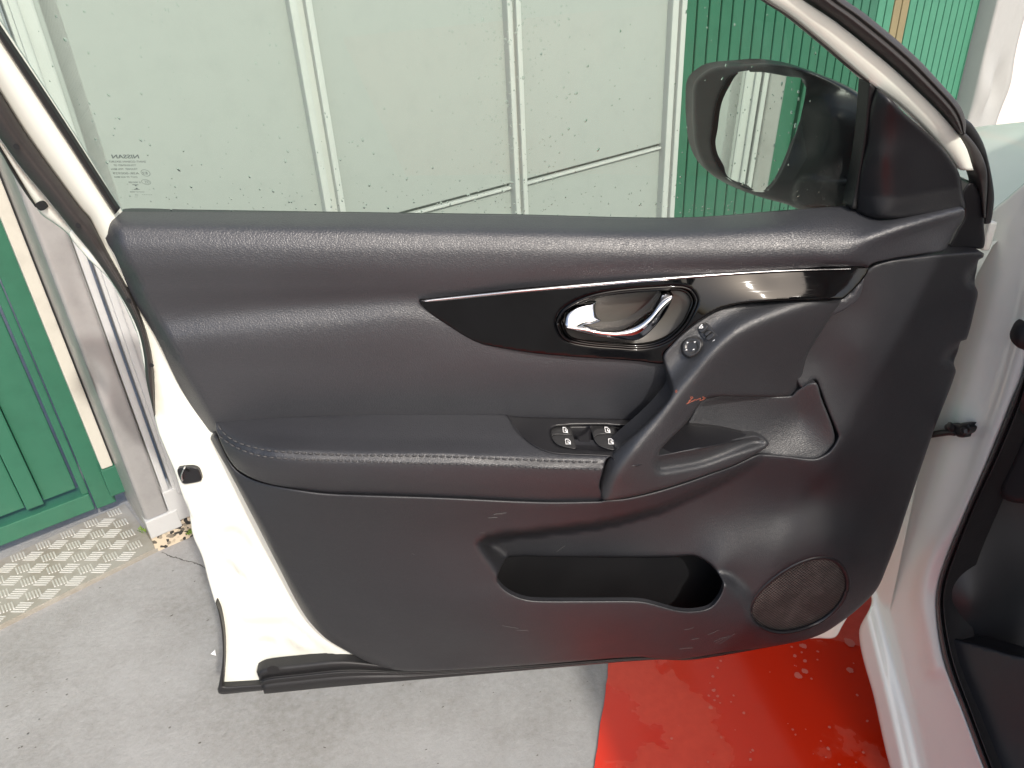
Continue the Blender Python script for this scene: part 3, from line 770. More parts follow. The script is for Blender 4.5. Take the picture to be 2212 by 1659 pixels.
for x, y, r in ((915, 125, 9), (722, 205, 8), (1030, 375, 9), (1293, 345, 8), (1178, 500, 10), (1518, 600, 10), (1475, 605, 7), (1455, 630, 7), (1578, 775, 11), (1467, 828, 10), (1508, 870, 6), (1658, 962, 11),
                (145, 898, 11), (590, 710, 8), (285, 697, 8), (595, 1075, 10), (190, 1188, 11), (430, 1150, 9), (770, 1160, 8), (825, 1252, 11), (155, 1332, 10), (310, 1332, 11), (475, 1297, 8), (868, 1290, 7), (650, 1305, 8),
                (1590, 425, 9), (1800, 200, 8), (1405, 160, 7), (1795, 635, 6), (215, 985, 9), (80, 910, 7), (115, 935, 7)):
    p = z(2, (x, y))[0]; put(p[0], p[1], r * .00015, random.uniform(1.1, 1.7), random.uniform(-.5, .2))
for _ in range(760):
    t = random.random()
    if t < .35: x, y = random.uniform(260, 1850), 470 - abs(random.gauss(0, 45))
    elif t < .7: x, y = random.gauss(1110, 60), random.uniform(0, 465)
    else: x, y = random.uniform(0, 1850), random.uniform(0, 465)
    put(x, y, random.choice((.0004, .0005, .0006, .0007, .0009)), random.uniform(1, 2.2), random.uniform(-.6, .6))
_v, _f = merge(_pd); obj("raindrops", _v, _f, WATER, glass, kind="stuff")
# etched maker's marking, read from outside (so mirrored here)
def text_mesh(body, size, bold=0.0, squash=1.0):
    cu = bpy.data.curves.new("lettering", 'FONT'); cu.body = body; cu.size = size; cu.align_x = 'CENTER'; cu.offset = bold; cu.resolution_u = 3
    t = bpy.data.objects.new("lettering", cu); COL.objects.link(t); bpy.context.view_layer.update()
    me = bpy.data.meshes.new_from_object(t.evaluated_get(bpy.context.evaluated_depsgraph_get()))
    V = np.array([tuple(v.co) for v in me.vertices]); F = [tuple(p.vertices) for p in me.polygons]
    bpy.data.objects.remove(t); bpy.data.curves.remove(cu); bpy.data.meshes.remove(me)
    return V, F
def on_glass(V2, cpx, sx):
    """V2 in metres (x right, y up); anchored at picture point cpx on the inner face"""
    c = DOOR.un([cpx], GOFF + .0008)[0]; ux = DOOR.un([(cpx[0] + 10, cpx[1])], GOFF + .0008)[0] - c; ux /= np.linalg.norm(ux)
    up = np.cross(gn, ux); up /= np.linalg.norm(up)
    return c + np.outer(V2[:, 0] * sx, ux) + np.outer(V2[:, 1], up)
def mpp(cpx):
    a, b = DOOR.un([cpx, (cpx[0] + 1, cpx[1])], GOFF); return np.linalg.norm(b - a)
MP = mpp((270, 370))
def width_text(body, x0, x1, y, hpx, bold):
    """mirrored line between picture x0..x1 (T units) with its baseline at y"""
    s = ORG['T'][2]; V, F = text_mesh(body, 1.0, bold)
    wd = V[:, 0].max() - V[:, 0].min(); cx = (V[:, 0].max() + V[:, 0].min()) / 2
    kx = (x1 - x0) * s * MP / wd; ky = hpx * s * MP / .72 * 1.06
    V = np.stack([(V[:, 0] - cx) * kx, V[:, 1] * ky], 1)
    return on_glass(V, z('T', ((x0 + x1) / 2, y))[0], -1.0), F
_L = [width_text("NISSAN", 458, 1195, 395, 112, .028), width_text("SAINT-GOBAIN SEKURIT", 365, 1378, 512, 58, .012), width_text("TOUGHENED GF", 500, 1115, 610, 56, .010),
      width_text("TRANSP. 70% MIN", 430, 1160, 716, 55, .010), width_text("A3R-000929", 480, 1205, 838, 66, .010), width_text("DOT 39 AS2 M34", 515, 1150, 935, 56, .010),
      width_text("E 000189", 908, 1235, 1082, 54, .012), width_text("E2", 1285, 1430, 838, 78, .012), width_text("OCP Nº 0008", 945, 1345, 1340, 40, .012), width_text("19", 1090, 1160, 1425, 38, .012)]
def ell_ring(cx, cy, a, b, rot, wd=12, t0=0, t1=360, k=36):
    V = []; F = []; s = ORG['T'][2] * MP; c, sn = math.cos(math.radians(rot)), math.sin(math.radians(rot))
    for i in range(k + 1):
        q = math.radians(t0 + (t1 - t0) * i / k)
        for r in (-wd / 2, wd / 2):
            x, y = (a + r) * math.cos(q), (b + r) * math.sin(q); V.append(((x * c - y * sn) * s, -(x * sn + y * c) * s))
    F = [(2 * i, 2 * i + 1, 2 * i + 3, 2 * i + 2) for i in range(k)]
    return on_glass(np.array(V), z('T', (cx, cy))[0], 1.0), F
_L += [ell_ring(1370, 800, 122, 104, 20), ell_ring(1385, 1052, 124, 82, 10), ell_ring(1325, 1050, 50, 46, 0, 12, -75, 75, 14), ell_ring(1370, 1052, 52, 48, 0, 12, -75, 75, 14), ell_ring(1418, 1054, 52, 48, 0, 12, -75, 75, 14)]
def poly_T(pts):
    s = ORG['T'][2] * MP; c = pts[0]; V = np.array([((p[0] - c[0]) * s, -(p[1] - c[1]) * s) for p in pts]); return on_glass(V, z('T', c)[0], 1.0), [tuple(range(len(pts)))]
_L += [poly_T([(1000, 1118), (1172, 1118), (1172, 1138), (1130, 1140), (1105, 1160), (1080, 1195), (1070, 1150), (1040, 1138), (1000, 1138)]),
       poly_T([(1045, 1262), (1215, 1260), (1215, 1242), (1170, 1236), (1150, 1196), (1125, 1196), (1105, 1232), (1045, 1245)])]
for x in (1290, 1340, 1388, 1436, 1485, 1535): _L.append(poly_T([(x - 10, 1395), (x + 10, 1395), (x + 10, 1412), (x - 10, 1412)]))
for x in (1080, 1130): _L.append(poly_T([(x - 10, 1456), (x + 10, 1456), (x + 10, 1472), (x - 10, 1472)]))
_v, _f = merge(_L); obj("etched_marking", _v, face_cam(_v, _f), ETCH, glass, smooth=False, label="small dark mirrored lettering and approval marks etched in the glass")

# ---- front window frame (right)
ribbon("front_frame", WHITE, door, z(3, (520, -200), (790, 0), (1000, 140), (1300, 380), (1500, 560), (1700, 760), (1830, 930), (1888, 1095)),
       z(3, (350, -180), (562, 0), (700, 95), (900, 255), (1100, 425), (1215, 525), (1400, 655), (1550, 790), (1680, 930), (1760, 1030), (1806, 1095)), .006,
       prof=lambda v: .0025 * math.sin(math.pi * v), n=110, m=10, thick=.02)
ribbon("front_window_channel", RUBBER, door, z(3, (350, -170), (555, 0), (700, 90), (900, 250), (1100, 420), (1218, 518)), z(3, (320, -172), (528, 0), (690, 105), (885, 262), (1085, 432), (1218, 535)), .010, bulge=.003, n=60, m=6, thick=.006)
ribbon("front_weatherstrip", RUBBER, door, z(3, (700, -300), (1065, 0), (1200, 95), (1500, 350), (1700, 560), (1800, 680), (1838, 780), (1836, 862)),
       z(3, (520, -260), (825, 0), (1000, 125), (1300, 365), (1500, 545), (1700, 745), (1770, 835), (1800, 862)), .000,
       prof=lambda v: .018 * math.sin(math.pi * v) ** .7 - .006 * math.exp(-((v - .38) / .09) ** 2), n=110, m=24, thick=.02)
ribbon("front_weatherstrip", RUBBER_B, door, z(3, (1830, 760), (1880, 800), (1950, 920), (1990, 1060), (2015, 1200), (2020, 1290), (2000, 1430), (1985, 1440)),
       z(3, (1815, 850), (1850, 900), (1920, 1010), (1965, 1100), (1972, 1200), (1962, 1330), (1955, 1400), (1950, 1440)), -.02, bulge=.006, n=60, m=10, thick=.02)
ribbon("front_weatherstrip", RUBBER, door, z(3, (1780, 830), (1840, 860), (1920, 960), (1965, 1060), (1976, 1130), (1965, 1400)),
       z(3, (1760, 860), (1830, 935), (1885, 1080), (1915, 1150), (1935, 1250), (1950, 1400)), -.006, bulge=.006, n=60, m=10, thick=.02)
sheet("hinge_cover", PLASTIC_S, door, z('H', (1630, -40), (1690, -150), (1745, -160), (1800, -60), (1830, 10), (1842, 220), (1838, 438), (1700, 442), (1530, 440), (1590, 285), (1660, 150)), -.006, step=7, thick=.03, edge=(5, .003), curve=True)
# top rail of the window frame, above the picture
_ra, _rb = DOOR.un(z(1, (-285, -20)), .004)[0], DOOR.un(z(3, (430, -195)), .004)[0]
_ax = np.array([math.cos(DA), math.sin(DA), 0]); _la, _lb = _ra @ _ax, _rb @ _ax
def _dp(xl, zz):
    p = _ax * xl + DOOR.n * ((DOOR.o @ DOOR.n) + .004 + DOOR.lean * max(0, zz - ZB)); return np.array([p[0], p[1], zz])
_q = [_ra, _dp(_la - .05, _ra[2] + .10), _dp(_la - .045, 1.405), _dp(_la + .03, 1.44), _dp(_la + .25, 1.465), _dp((_la + _lb) / 2 + .08, 1.455), _dp(_lb - .14, 1.395), _rb]
def spl(P, k=8):
    P = np.array(P); out = []
    for i in range(len(P) - 1):
        p0, p1, p2, p3 = P[max(i - 1, 0)], P[i], P[i + 1], P[min(i + 2, len(P) - 1)]
        for t in np.linspace(0, 1, k, False): out.append(.5 * (2 * p1 + (p2 - p0) * t + (2 * p0 - 5 * p1 + 4 * p2 - p3) * t * t + (3 * p1 - p0 - 3 * p2 + p3) * t ** 3))
    return np.array(out + [P[-1]])
_sp = spl(_q); tube("window_top_rail", WHITE, door, _sp, .017, 12)
tube("top_rail_seal", RUBBER, door, _sp + np.array([0, 0, .024]) + DOOR.n * .004, .011, 10)
# quarter cover carrying the mirror
qc = [(1255, 572), (1335, 615), (1430, 715), (1600, 862), (1700, 962), (1790, 1102), (1820, 1250), (1826, 1345), (1500, 1400), (1280, 1410), (1200, 1395), (1120, 1345), (1180, 950)]
sheet("quarter_cover", PLASTIC_S, door, z(3, *qc), tps(z(3, (1255, 580, .010), (1190, 900, .004), (1130, 1340, .004), (1340, 660, .026), (1300, 1000, .024), (1290, 1370, .030), (1600, 900, .022), (1780, 1120, .016), (1810, 1320, .016), (1550, 1150, .026), (1500, 1380, .030), (1450, 800, .026))), step=7, edge=(9, .007), thick=.02)
ribbon("division_bar", RUBBER_B, door, z(3, (1212, 525), (1178, 900), (1098, 1340)), z(3, (1258, 565), (1200, 900), (1138, 1345)), .004, bulge=.003, n=40, m=5, thick=.02)

# ---- soft upper trim
fold = crom(z(1, (735, 1395), (745, 1450), (800, 1646)) + z(4, (880, 120), (950, 300), (1070, 500), (1200, 750), (1320, 960), (1392, 1085)), 6, False)
_upf = rowfield([
    [(200, 452, -.010), (743, 460, -.010), (1104, 465, -.010), (1478, 472, -.010), (1670, 460, -.010), (1835, 446, -.008), (1872, 460, .004), (1900, 466, .010), (2000, 455, .012), (2085, 443, .014)],
    [(200, 478, .026), (743, 488, .032), (1104, 495, .034), (1478, 500, .034), (1750, 488, .032), (1872, 488, .034), (1951, 474, .036), (2045, 455, .028), (2085, 446, .020)],
    [(200, 515, .042), (743, 522, .047), (1104, 528, .049), (1478, 530, .049), (1750, 520, .048), (1835, 528, .052), (1881, 512, .053), (1951, 487, .050), (2045, 461, .036), (2085, 449, .024)],
    [(200, 560, .047), (743, 565, .052), (1104, 568, .053), (1478, 563, .053), (1750, 553, .053), (1844, 550, .053), (1900, 530, .049), (1960, 510, .043), (2045, 480, .027), (2085, 470, .018)],
    [(200, 620, .044), (743, 618, .046), (1000, 617, .048), (1478, 592, .047), (1750, 578, .047), (1860, 577, .045), (1930, 553, .041), (2000, 540, .030), (2045, 525, .018), (2085, 520, .012)],
    [(200, 705, .0385), (350, 692, .038), (550, 670, .038), (743, 654, .0395), (906, 643, .042), (1100, 645, .040), (1500, 640, .038), (1900, 600, .04), (2085, 560, .012)],
    [(200, 755, .045), (365, 735, .0455), (550, 715, .0465), (743, 700, .047), (890, 690, .0475), (1000, 715, .047), (1200, 730, .044), (1500, 720, .04), (1900, 680, .035), (2085, 640, .01)],
    [(200, 830, .041), (410, 800, .0425), (743, 790, .0445), (1000, 775, .047), (1200, 785, .047), (1430, 795, .046), (1900, 750, .03)],
    [(200, 890, .035), (440, 870, .036), (743, 860, .038), (1100, 850, .040), (1430, 855, .038), (1900, 820, .03)],
    [(200, 940, .027), (470, 928, .028), (743, 912, .030), (1100, 907, .031), (1430, 920, .029), (1900, 900, .028)]])
bz_out = z(5, (508, 290), (540, 282), (1200, 215), (2186, 132)) + z(6, (600, 92), (1205, 71), (1060, 270), (960, 278), (600, 288), (400, 303), (250, 342), (100, 432), (0, 514)) + z(5, (2130, 580), (2085, 645), (2090, 692), (1900, 676), (1300, 632), (950, 577), (850, 542), (700, 452), (560, 352))
_bzp = crom(bz_out, 4)
_foldpoly = np.vstack([fold, [[467, 1000], [-300, 1000], [-300, 300], [240, 300]]])
def up_h(q):
    h = _upf(q); d = dist(q, fold, False); left = inside(q, _foldpoly)
    return h - np.where(left, .026 * sstep(0, 30, d) + .004, 0) - .0012 * np.exp(-(d / 4) ** 2) - .010 * inside(q, _bzp) * sstep(0, 4, dist(q, _bzp))
up_out = z(1, (640, 1425), (735, 1383), (790, 1350)) + [(400, 455), (743, 460), (1104, 465), (1478, 472)] + z('H', (0, 105), (300, 85), (590, 65), (680, 80), (760, 120), (860, 148), (1000, 140), (1300, 90), (1600, 55), (1655, 80), (1665, 120), (1640, 200), (1580, 280), (1520, 400), (1470, 465), (1300, 490), (950, 550), (780, 612)) + \
    [(1850, 650), (1750, 700), (1520, 790), (1480, 870), (1420, 925), (1100, 915), (743, 918), (490, 940)] + z(4, (1390, 1150), (1362, 1150), (1345, 1135), (1160, 850), (1010, 540), (860, 280), (740, 0)) + z(1, (690, 1560))
sheet("upper_trim", LEATHER, door, up_out, up_h, holes=[[p for p in bz_out if p[0] < 1790] [:4] + [(1700, 584), (1790, 582), (1770, 644), (1720, 647)] + [p for p in bz_out if p[0] < 1690][4:]], step=9, bstep=5, edge=(3, .002), thick=.004, hole_thick=.012, frame=Frame(DOOR.o, DOOR.n))

# ---- lower hard trim with map pocket, front cover and speaker field
hole_pocket = z('P', (340, 592), (300, 640), (264, 720), (258, 770), (330, 850), (430, 900), (540, 922), (900, 925), (1300, 925), (1400, 935), (1550, 975), (1650, 1000), (1760, 1005), (1880, 980), (1950, 910), (1990, 820), (1980, 770), (1920, 680), (1850, 620), (1760, 582), (1600, 588), (1350, 592), (700, 590))
hole_spk = z(9, (455, 650), (470, 570), (540, 480), (650, 390), (780, 320), (900, 292), (990, 310), (1050, 370), (1075, 450), (1050, 550), (980, 640), (880, 710), (760, 755), (640, 770), (540, 745), (480, 700))
back_poly = np.array([(1700, 930), (1661, 957), (1630, 993), (1537, 1042), (1424, 1093), (1340, 1116), (1283, 1127), (1171, 1140), (1078, 1149), (1046, 1157), (1029, 1172), (1046, 1206), (1078, 1254), (1110, 1262), (1300, 1262), (1540, 1262),
                      (1566, 1268), (1596, 1293), (1606, 1335), (1625, 1375), (1660, 1420), (1700, 1500), (2300, 1500), (2300, 400), (1500, 400)], float)
_back = tps([(1900, 650, .034), (2000, 600, .026), (2100, 570, .012), (1850, 750, .034), (1950, 800, .030), (2050, 720, .014), (1790, 880, .036), (1900, 1000, .032), (1990, 950, .016), (1850, 1120, .036), (1940, 1130, .012), (2010, 870, .014), (2080, 640, .010),
    (1760, 780, .022), (1830, 660, .026), (1890, 585, .032), (1640, 984, .046), (1757, 1000, .047), (1800, 972, .046), (1650, 1050, .034), (1550, 1110, .030), (1450, 1150, .026), (1300, 1180, .022), (1150, 1180, .020), (1750, 1060, .034), (1690, 1110, .036),
    (1640, 1170, .050), (1740, 1128, .046), (1800, 1165, .056), (1560, 1230, .058), (1600, 1330, .066), (1830, 1290, .052), (1690, 1350, .066), (1880, 1220, .036), (1905, 1180, .022), (1700, 1250, .066), (1770, 1230, .064), (1570, 1240, .058), (1500, 1200, .040), (1880, 1290, .030), (1780, 1365, .045)])
_outer = rowfield([
    [(440, 950, .028), (520, 1045, .052), (600, 1070, .076), (743, 1080, .088), (936, 1087, .094), (1171, 1095, .097), (1302, 1092, .097), (1424, 1070, .094), (1537, 1022, .076), (1630, 975, .052), (1700, 940, .04)],
    [(440, 1100, .040), (600, 1120, .072), (800, 1150, .081), (1000, 1140, .087), (1150, 1122, .092), (1300, 1112, .092), (1424, 1088, .090), (1537, 1038, .072), (1630, 990, .05), (1700, 960, .04)],
    [(440, 1250, .03), (700, 1250, .066), (900, 1250, .080), (1050, 1250, .088), (1300, 1250, .092), (1500, 1260, .09), (1600, 1270, .076), (1700, 1260, .065)],
    [(440, 1320, .03), (750, 1320, .064), (900, 1320, .077), (1070, 1305, .092), (1200, 1312, .096), (1370, 1314, .096), (1480, 1335, .094), (1570, 1318, .082), (1700, 1320, .066)],
    [(440, 1390, .03), (750, 1380, .055), (900, 1390, .064), (1100, 1390, .078), (1300, 1385, .080), (1480, 1390, .076), (1570, 1385, .068), (1700, 1380, .056)],
    [(440, 1460, .025), (812, 1437, .040), (933, 1449, .050), (1138, 1437, .058), (1373, 1418, .062), (1478, 1424, .060), (1570, 1408, .056), (1704, 1392, .048)]])
fold2 = crom(z(4, (1400, 1160), (1425, 1205), (1500, 1365), (1660, 1646)) + z(7, (1800, 280), (1960, 560), (2100, 740)) + [(770, 1400), (850, 1432)], 6, False)
_f2poly = np.vstack([fold2, [[800, 1700], [-300, 1700], [-300, 900], [440, 900]]])
scoops = [crom(z('H', (1810, 550), (1700, 620), (1662, 700), (1680, 790), (1800, 805)), 4), crom(z('H', (1660, 1300), (1520, 1340), (1445, 1440), (1445, 1500), (1590, 1545)), 4)]
def lo_h(q):
    q = np.asarray(q); o = _outer(q); b = _back(q); ins = inside(q, back_poly); d = dist(q, back_poly)
    wd = np.where(q[:, 0] < 1110, 14 + 40 * sstep(1150, 1230, q[:, 1]), 14.0); wd = np.where((q[:, 0] > 1540) & (q[:, 1] > 1200), 34.0, wd)
    h = np.where(ins, o + (b - o) * sstep(0, 1, d / wd), o)
    d2 = dist(q, fold2, False); h = h - np.where(inside(q, _f2poly), .022 * sstep(0, 26, d2), 0)
    for sc in scoops: h = h - .016 * inside(q, sc) * sstep(0, 22, dist(q, sc))
    # crease between the front cover and the speaker field
    return h
lo_out = z(4, (1352, 1170), (1365, 1156), (1390, 1156), (1402, 1170), (1480, 1322), (1550, 1392), (1700, 1458), (2000, 1513)) + z(5, (0, 1528), (600, 1548), (1300, 1578), (1680, 1574)) + z('G', (100, 1068), (300, 1052), (600, 985), (900, 893), (1100, 822), (1300, 750), (1500, 655), (1560, 642), (1800, 660), (2040, 685), (2130, 655), (2200, 600)) + \
    z(6, (1015, 1160), (1005, 1125), (950, 995), (885, 830), (868, 798), (780, 850)) + [(1715, 800), (1735, 735), (1780, 665), (1815, 635)] + z('H', (780, 622), (870, 577), (1000, 547), (1300, 512), (1500, 492), (1770, 475), (1840, 490), (1835, 530), (1795, 552), (1775, 650), (1758, 770), (1787, 850), (1770, 950), (1682, 1285), (1632, 1300), (1600, 1400), (1566, 1500), (1582, 1590)) + \
    z(6, (1640, 1100)) + z(9, (1455, 0), (1400, 170), (1340, 330), (1270, 490), (1180, 590), (1060, 690), (900, 790), (700, 845), (300, 900), (0, 945)) + z(8, (2030, 940), (1900, 930), (1200, 985), (590, 1022), (400, 1020), (230, 985)) + z(7, (2212, 885), (2080, 800), (1950, 650), (1780, 330), (1610, 0)) + z(4, (1480, 1400))
low = sheet("lower_trim", PLASTIC, door, lo_out, lo_h, holes=[hole_pocket, hole_spk], step=9, edge=(6, .006), thick=.03, holes_edge=(5, .004), hole_thick=.005)
_sc2 = []
for k_, segs in (('P', [((180, 290), (258, 286)), ((225, 268), (330, 248)), ((240, 255), (300, 262)), ((115, 408), (165, 406)), ((1690, 1150), (1765, 1132)), ((1740, 1228), (1808, 1218)), ((1915, 1245), (2010, 1205)), ((1930, 1255), (2040, 1195)), ((1955, 1262), (2080, 1180)), ((430, 1284), (442, 1280)), ((705, 556), (775, 505)), ((400, 1155), (500, 1160)), ((290, 1118), (420, 1140)), ((1650, 1300), (1760, 1290)), ((1870, 1190), (1960, 1150))]),
                 (8, [((950, 40), (1015, 36)), ((985, 15), (1070, 8)), ((460, 270), (480, 275))])):
    for a_, b_ in segs:
        q = crom(z(k_, a_, ((a_[0] + b_[0]) / 2 + random.uniform(-6, 6), (a_[1] + b_[1]) / 2 + random.uniform(-4, 4)), b_), 3, False)
        _sc2.append(tube_data(DOOR.un(q, lo_h(q) + .0002), np.r_[.00008, np.full(len(q) - 2, .00018), .00008], 5))
_v, _f = merge(_sc2); obj("scuff_marks", _v, _f, mat("pale_scuff", (.09, .088, .085), .7), low, kind="stuff", label="fine pale scratches on the lower trim")
def grow(pts, k):
    P = np.array([p[:2] for p in pts]); c = P.mean(0); return [tuple(c + (p - c) * k) for p in P]
sheet("map_pocket_liner", BLACK, door, grow(hole_pocket, 1.06), tps([(1100, 1200, .014), (1500, 1200, .014), (1300, 1300, .010)]), step=14, thick=.01)
# speaker
spk_h = lambda q: _back(q) - .006
spk = sheet("speaker_grille", MESHM, door, grow(hole_spk, 1.03), spk_h, step=8, thick=.01)
def ring_tube(name, m, parent, outline, hf, off, r, step=5, closed=True, frame=DOOR):
    Pp = crom(outline, step, closed); V3 = frame.un(Pp, hf(Pp) + off)
    if closed: V3 = np.vstack([V3, V3[:2]])
    return tube(name, m, parent, V3, r, 8)
ring_tube("speaker_ring", PLASTIC_S, spk, grow(hole_spk, 1.015), _back, -.003, .0035)

# inset behind the pull handle
inset = z('G', (860, 380), (1050, 130), (1830, 110), (1880, 65), (1960, 10), (2000, -10), (2070, -5), (2110, 120), (2230, 440), (2225, 560), (2100, 680), (2010, 695), (1700, 665), (1540, 645), (1300, 700), (700, 650), (640, 560))
sheet("grip_inset", GRIP, door, inset, tps([(1480, 920, .034), (1540, 860, .030), (1700, 860, .024), (1650, 960, .036), (1630, 980, .042), (1700, 990, .044), (1757, 992, .043), (1730, 900, .022), (1760, 830, .034), (1795, 900, .040), (1800, 960, .040), (1770, 840, .036)]), step=8, edge=(4, .003), thick=.02)

# ---- armrest
seam = crom(z(4, (1392, 1090), (1410, 1125), (1455, 1172), (1550, 1228), (1700, 1268), (1950, 1285), (2212, 1295)) + z(5, (300, 1296), (700, 1305), (1200, 1330), (1690, 1347)), 5, False)
_arm = rowfield([
    [(440, 914, .028), (600, 900, .030), (743, 894, .030), (1080, 892, .031), (1320, 895, .033)],
    [(440, 921, .032), (500, 925, .042), (600, 935, .056), (743, 942, .066), (1000, 944, .070), (1150, 950, .076), (1320, 955, .08)],
    [(440, 924, .033), (469, 928, .038), (487, 946, .052), (521, 966, .070), (571, 980, .084), (743, 988, .096), (970, 991, .102), (1138, 1000, .106), (1320, 1006, .108)],
    [(440, 935, .033), (480, 970, .050), (521, 992, .072), (571, 1010, .084), (743, 1030, .097), (1000, 1035, .104), (1320, 1045, .107)],
    [(440, 945, .030), (497, 1000, .050), (521, 1020, .062), (571, 1042, .074), (672, 1062, .082), (735, 1067, .084), (936, 1074, .090), (1171, 1084, .093), (1320, 1083, .093)]])
def arm_h(q):
    d = dist(q, seam, False); return _arm(q) - .0022 * np.exp(-(d / 2.4) ** 2) + .0005 * np.exp(-((d - 9) / 7) ** 2)
arm_out = z(4, (1390, 1068), (1500, 1050), (2212, 1020)) + z(5, (500, 1013), (1030, 1016), (1075, 1030), (1130, 1120), (1230, 1210), (1350, 1262), (1500, 1275), (1740, 1287), (1712, 1310), (1685, 1400), (1668, 1480), (1690, 1572), (1300, 1577), (600, 1547), (0, 1527)) + z(4, (2000, 1512), (1700, 1456), (1550, 1388), (1480, 1315), (1405, 1160))
arm = sheet("armrest", LEATHER2, door, arm_out, arm_h, step=7, edge=(3, .003), thick=.03)
def stitches(line, off):
    P = crom(line, 1.0, False); D = DOOR.un(P, arm_h(P) + off); parts = []; n = len(P); i = 2
    while i + 11 < n:
        a, b = D[i], D[i + 11]; m = (a + b) / 2 + DOOR.n * .0007 + np.array([0, 0, .0004])
        parts.append(tube_data([a, a * .6 + m * .4 + (m - (a + b) / 2) * .3, m, b * .6 + m * .4 + (m - (a + b) / 2) * .3, b], [.0005, .0010, .0011, .0010, .0005], 6)); i += 15
    return parts
_st = stitches(z(4, (1400, 1085), (1430, 1130), (1500, 1185), (1600, 1222), (1750, 1252), (2212, 1278)) + z(5, (600, 1285), (1100, 1305), (1500, 1320), (1700, 1325)), .0006)
_st += stitches(z(4, (1400, 1150), (1500, 1222), (1650, 1280), (1800, 1300), (2212, 1316)) + z(5, (600, 1335), (1000, 1345), (1300, 1362), (1680, 1372)), .0006)
_v, _f = merge(_st); obj("stitching", _v, _f, STITCH, arm, kind="stuff", label="two rows of grey stitches along the armrest edge")

# ---- switch plate
_plate = tps([(1080, 893, .032), (1238, 902, .033), (1398, 907, .034), (1630, 937, .036), (1148, 959, .082), (1188, 976, .094), (1319, 986, .100), (1423, 985, .094), (1553, 962, .074), (1114, 929, .056)])
recess = crom(z('W', (250, 430), (300, 352), (500, 312), (900, 302), (1300, 302), (1940, 352), (2100, 420), (1960, 700), (1500, 790), (900, 785), (400, 715), (290, 610)), 3)
hump = crom(z('W', (700, 500), (800, 460), (900, 390), (960, 330), (1080, 310), (1040, 450), (1060, 600), (1150, 780), (760, 770), (720, 600)), 3)
def plate_h(q):
    s = inside(q, recess) * sstep(0, 5, dist(q, recess)); h = _plate(q) - .012 * s
    return h + .006 * inside(q, hump) * sstep(0, 8, dist(q, hump))
pl_out = z(5, (1030, 1016), (1160, 1033), (1500, 1043), (1900, 1053), (2010, 1060)) + z('G', (750, 350), (900, 372), (1150, 400), (1400, 455), (1500, 470), (1450, 500), (1000, 600), (620, 680), (400, 760), (200, 700)) + z(5, (1740, 1290), (1500, 1278), (1350, 1264), (1230, 1212), (1130, 1122), (1075, 1032))
plate = sheet("switch_plate", PLASTIC_S, door, pl_out, plate_h, step=3.5, edge=(2.5, .0018), thick=.02)
def wsw(name, pts, off):
    c = np.mean([p[:2] for p in z('W', *pts)], 0)
    f = lambda q: _plate(q) - off + .0016 * np.clip(1 - dist(q, np.array([c, c + [6, 0]]), False) / 26, 0, 1) + .00012 * (np.asarray(q)[:, 1] - c[1])
    return sheet(name, SWITCH, plate, z('W', *pts), f, step=3, edge=(2.0, .0012), thick=.010)
wsw("window_switch", [(282, 405), (330, 378), (420, 362), (630, 355), (650, 400), (662, 488), (400, 486), (330, 495), (285, 518)], .006)
wsw("window_switch", [(290, 535), (340, 502), (450, 498), (665, 500), (690, 560), (735, 742), (600, 733), (430, 690), (335, 625)], .0035)
wsw("window_switch", [(1042, 450), (1085, 390), (1200, 357), (1400, 357), (1460, 410), (1490, 468), (1300, 478), (1150, 490), (1060, 536)], .006)
wsw("window_switch", [(1066, 550), (1160, 505), (1300, 490), (1493, 482), (1500, 600), (1508, 758), (1350, 763), (1190, 710), (1105, 640)], .0030)
wsw("window_switch", [(1760, 385), (1850, 370), (1990, 380), (1900, 470), (1830, 470)], .006)
def icon(cx, cy, sc, off, ang=0.0, skew=.15):
    """car-window pictogram: outlined pane with an arrow"""
    def tr(x, y):
        a = math.radians(ang); x2 = x + skew * y; return (cx + sc * (x2 * math.cos(a) - y * math.sin(a)), cy + sc * (x2 * math.sin(a) + y * math.cos(a)))
    O = [(-50, -50), (5, -52), (45, -10), (48, 50), (-48, 50)]; I = [(-38, -38), (2, -40), (34, -4), (36, 2), (-38, 2)]
    I2 = [(-38, 10), (-20, 10), (-20, 38), (-38, 38)]
    polys = []
    def quad(a, b, c, d): polys.append([tr(*a), tr(*b), tr(*c), tr(*d)])
    for i in range(5): quad(O[i], O[(i + 1) % 5], I[(i + 1) % 5] if i < 2 or i == 4 else [(-38, -38), (2, -40), (36, -4), (38, 40), (-38, 40)][(i + 1) % 5], I[i] if i < 2 else [(-38, -38), (2, -40), (36, -4), (38, 40), (-38, 40)][i])
    quad((-6, -22), (6, -22), (6, 22), (-6, 22)); quad((-16, 4), (0, 26), (16, 4), (0, 8)); quad((14, 6), (38, 6), (40, 40), (12, 40))
    V, F = [], []
    for p in polys:
        P = np.array(z('W', *p)); b = len(V); V += list(DOOR.un(P, _plate(P) + off)); F.append((b, b + 1, b + 2, b + 3))
    return np.array(V), F
_ic = [icon(540, 405, .95, -.0030, 8, .25), icon(590, 618, 1.0, -.0002, 0, .1), icon(1318, 402, 1.0, -.0030, 6, .25), icon(1385, 615, 1.05, .0002, 0, .05)]
for v, f in _ic: obj("window_pictogram", v, face_cam(v, f), ICON, plate, smooth=False)

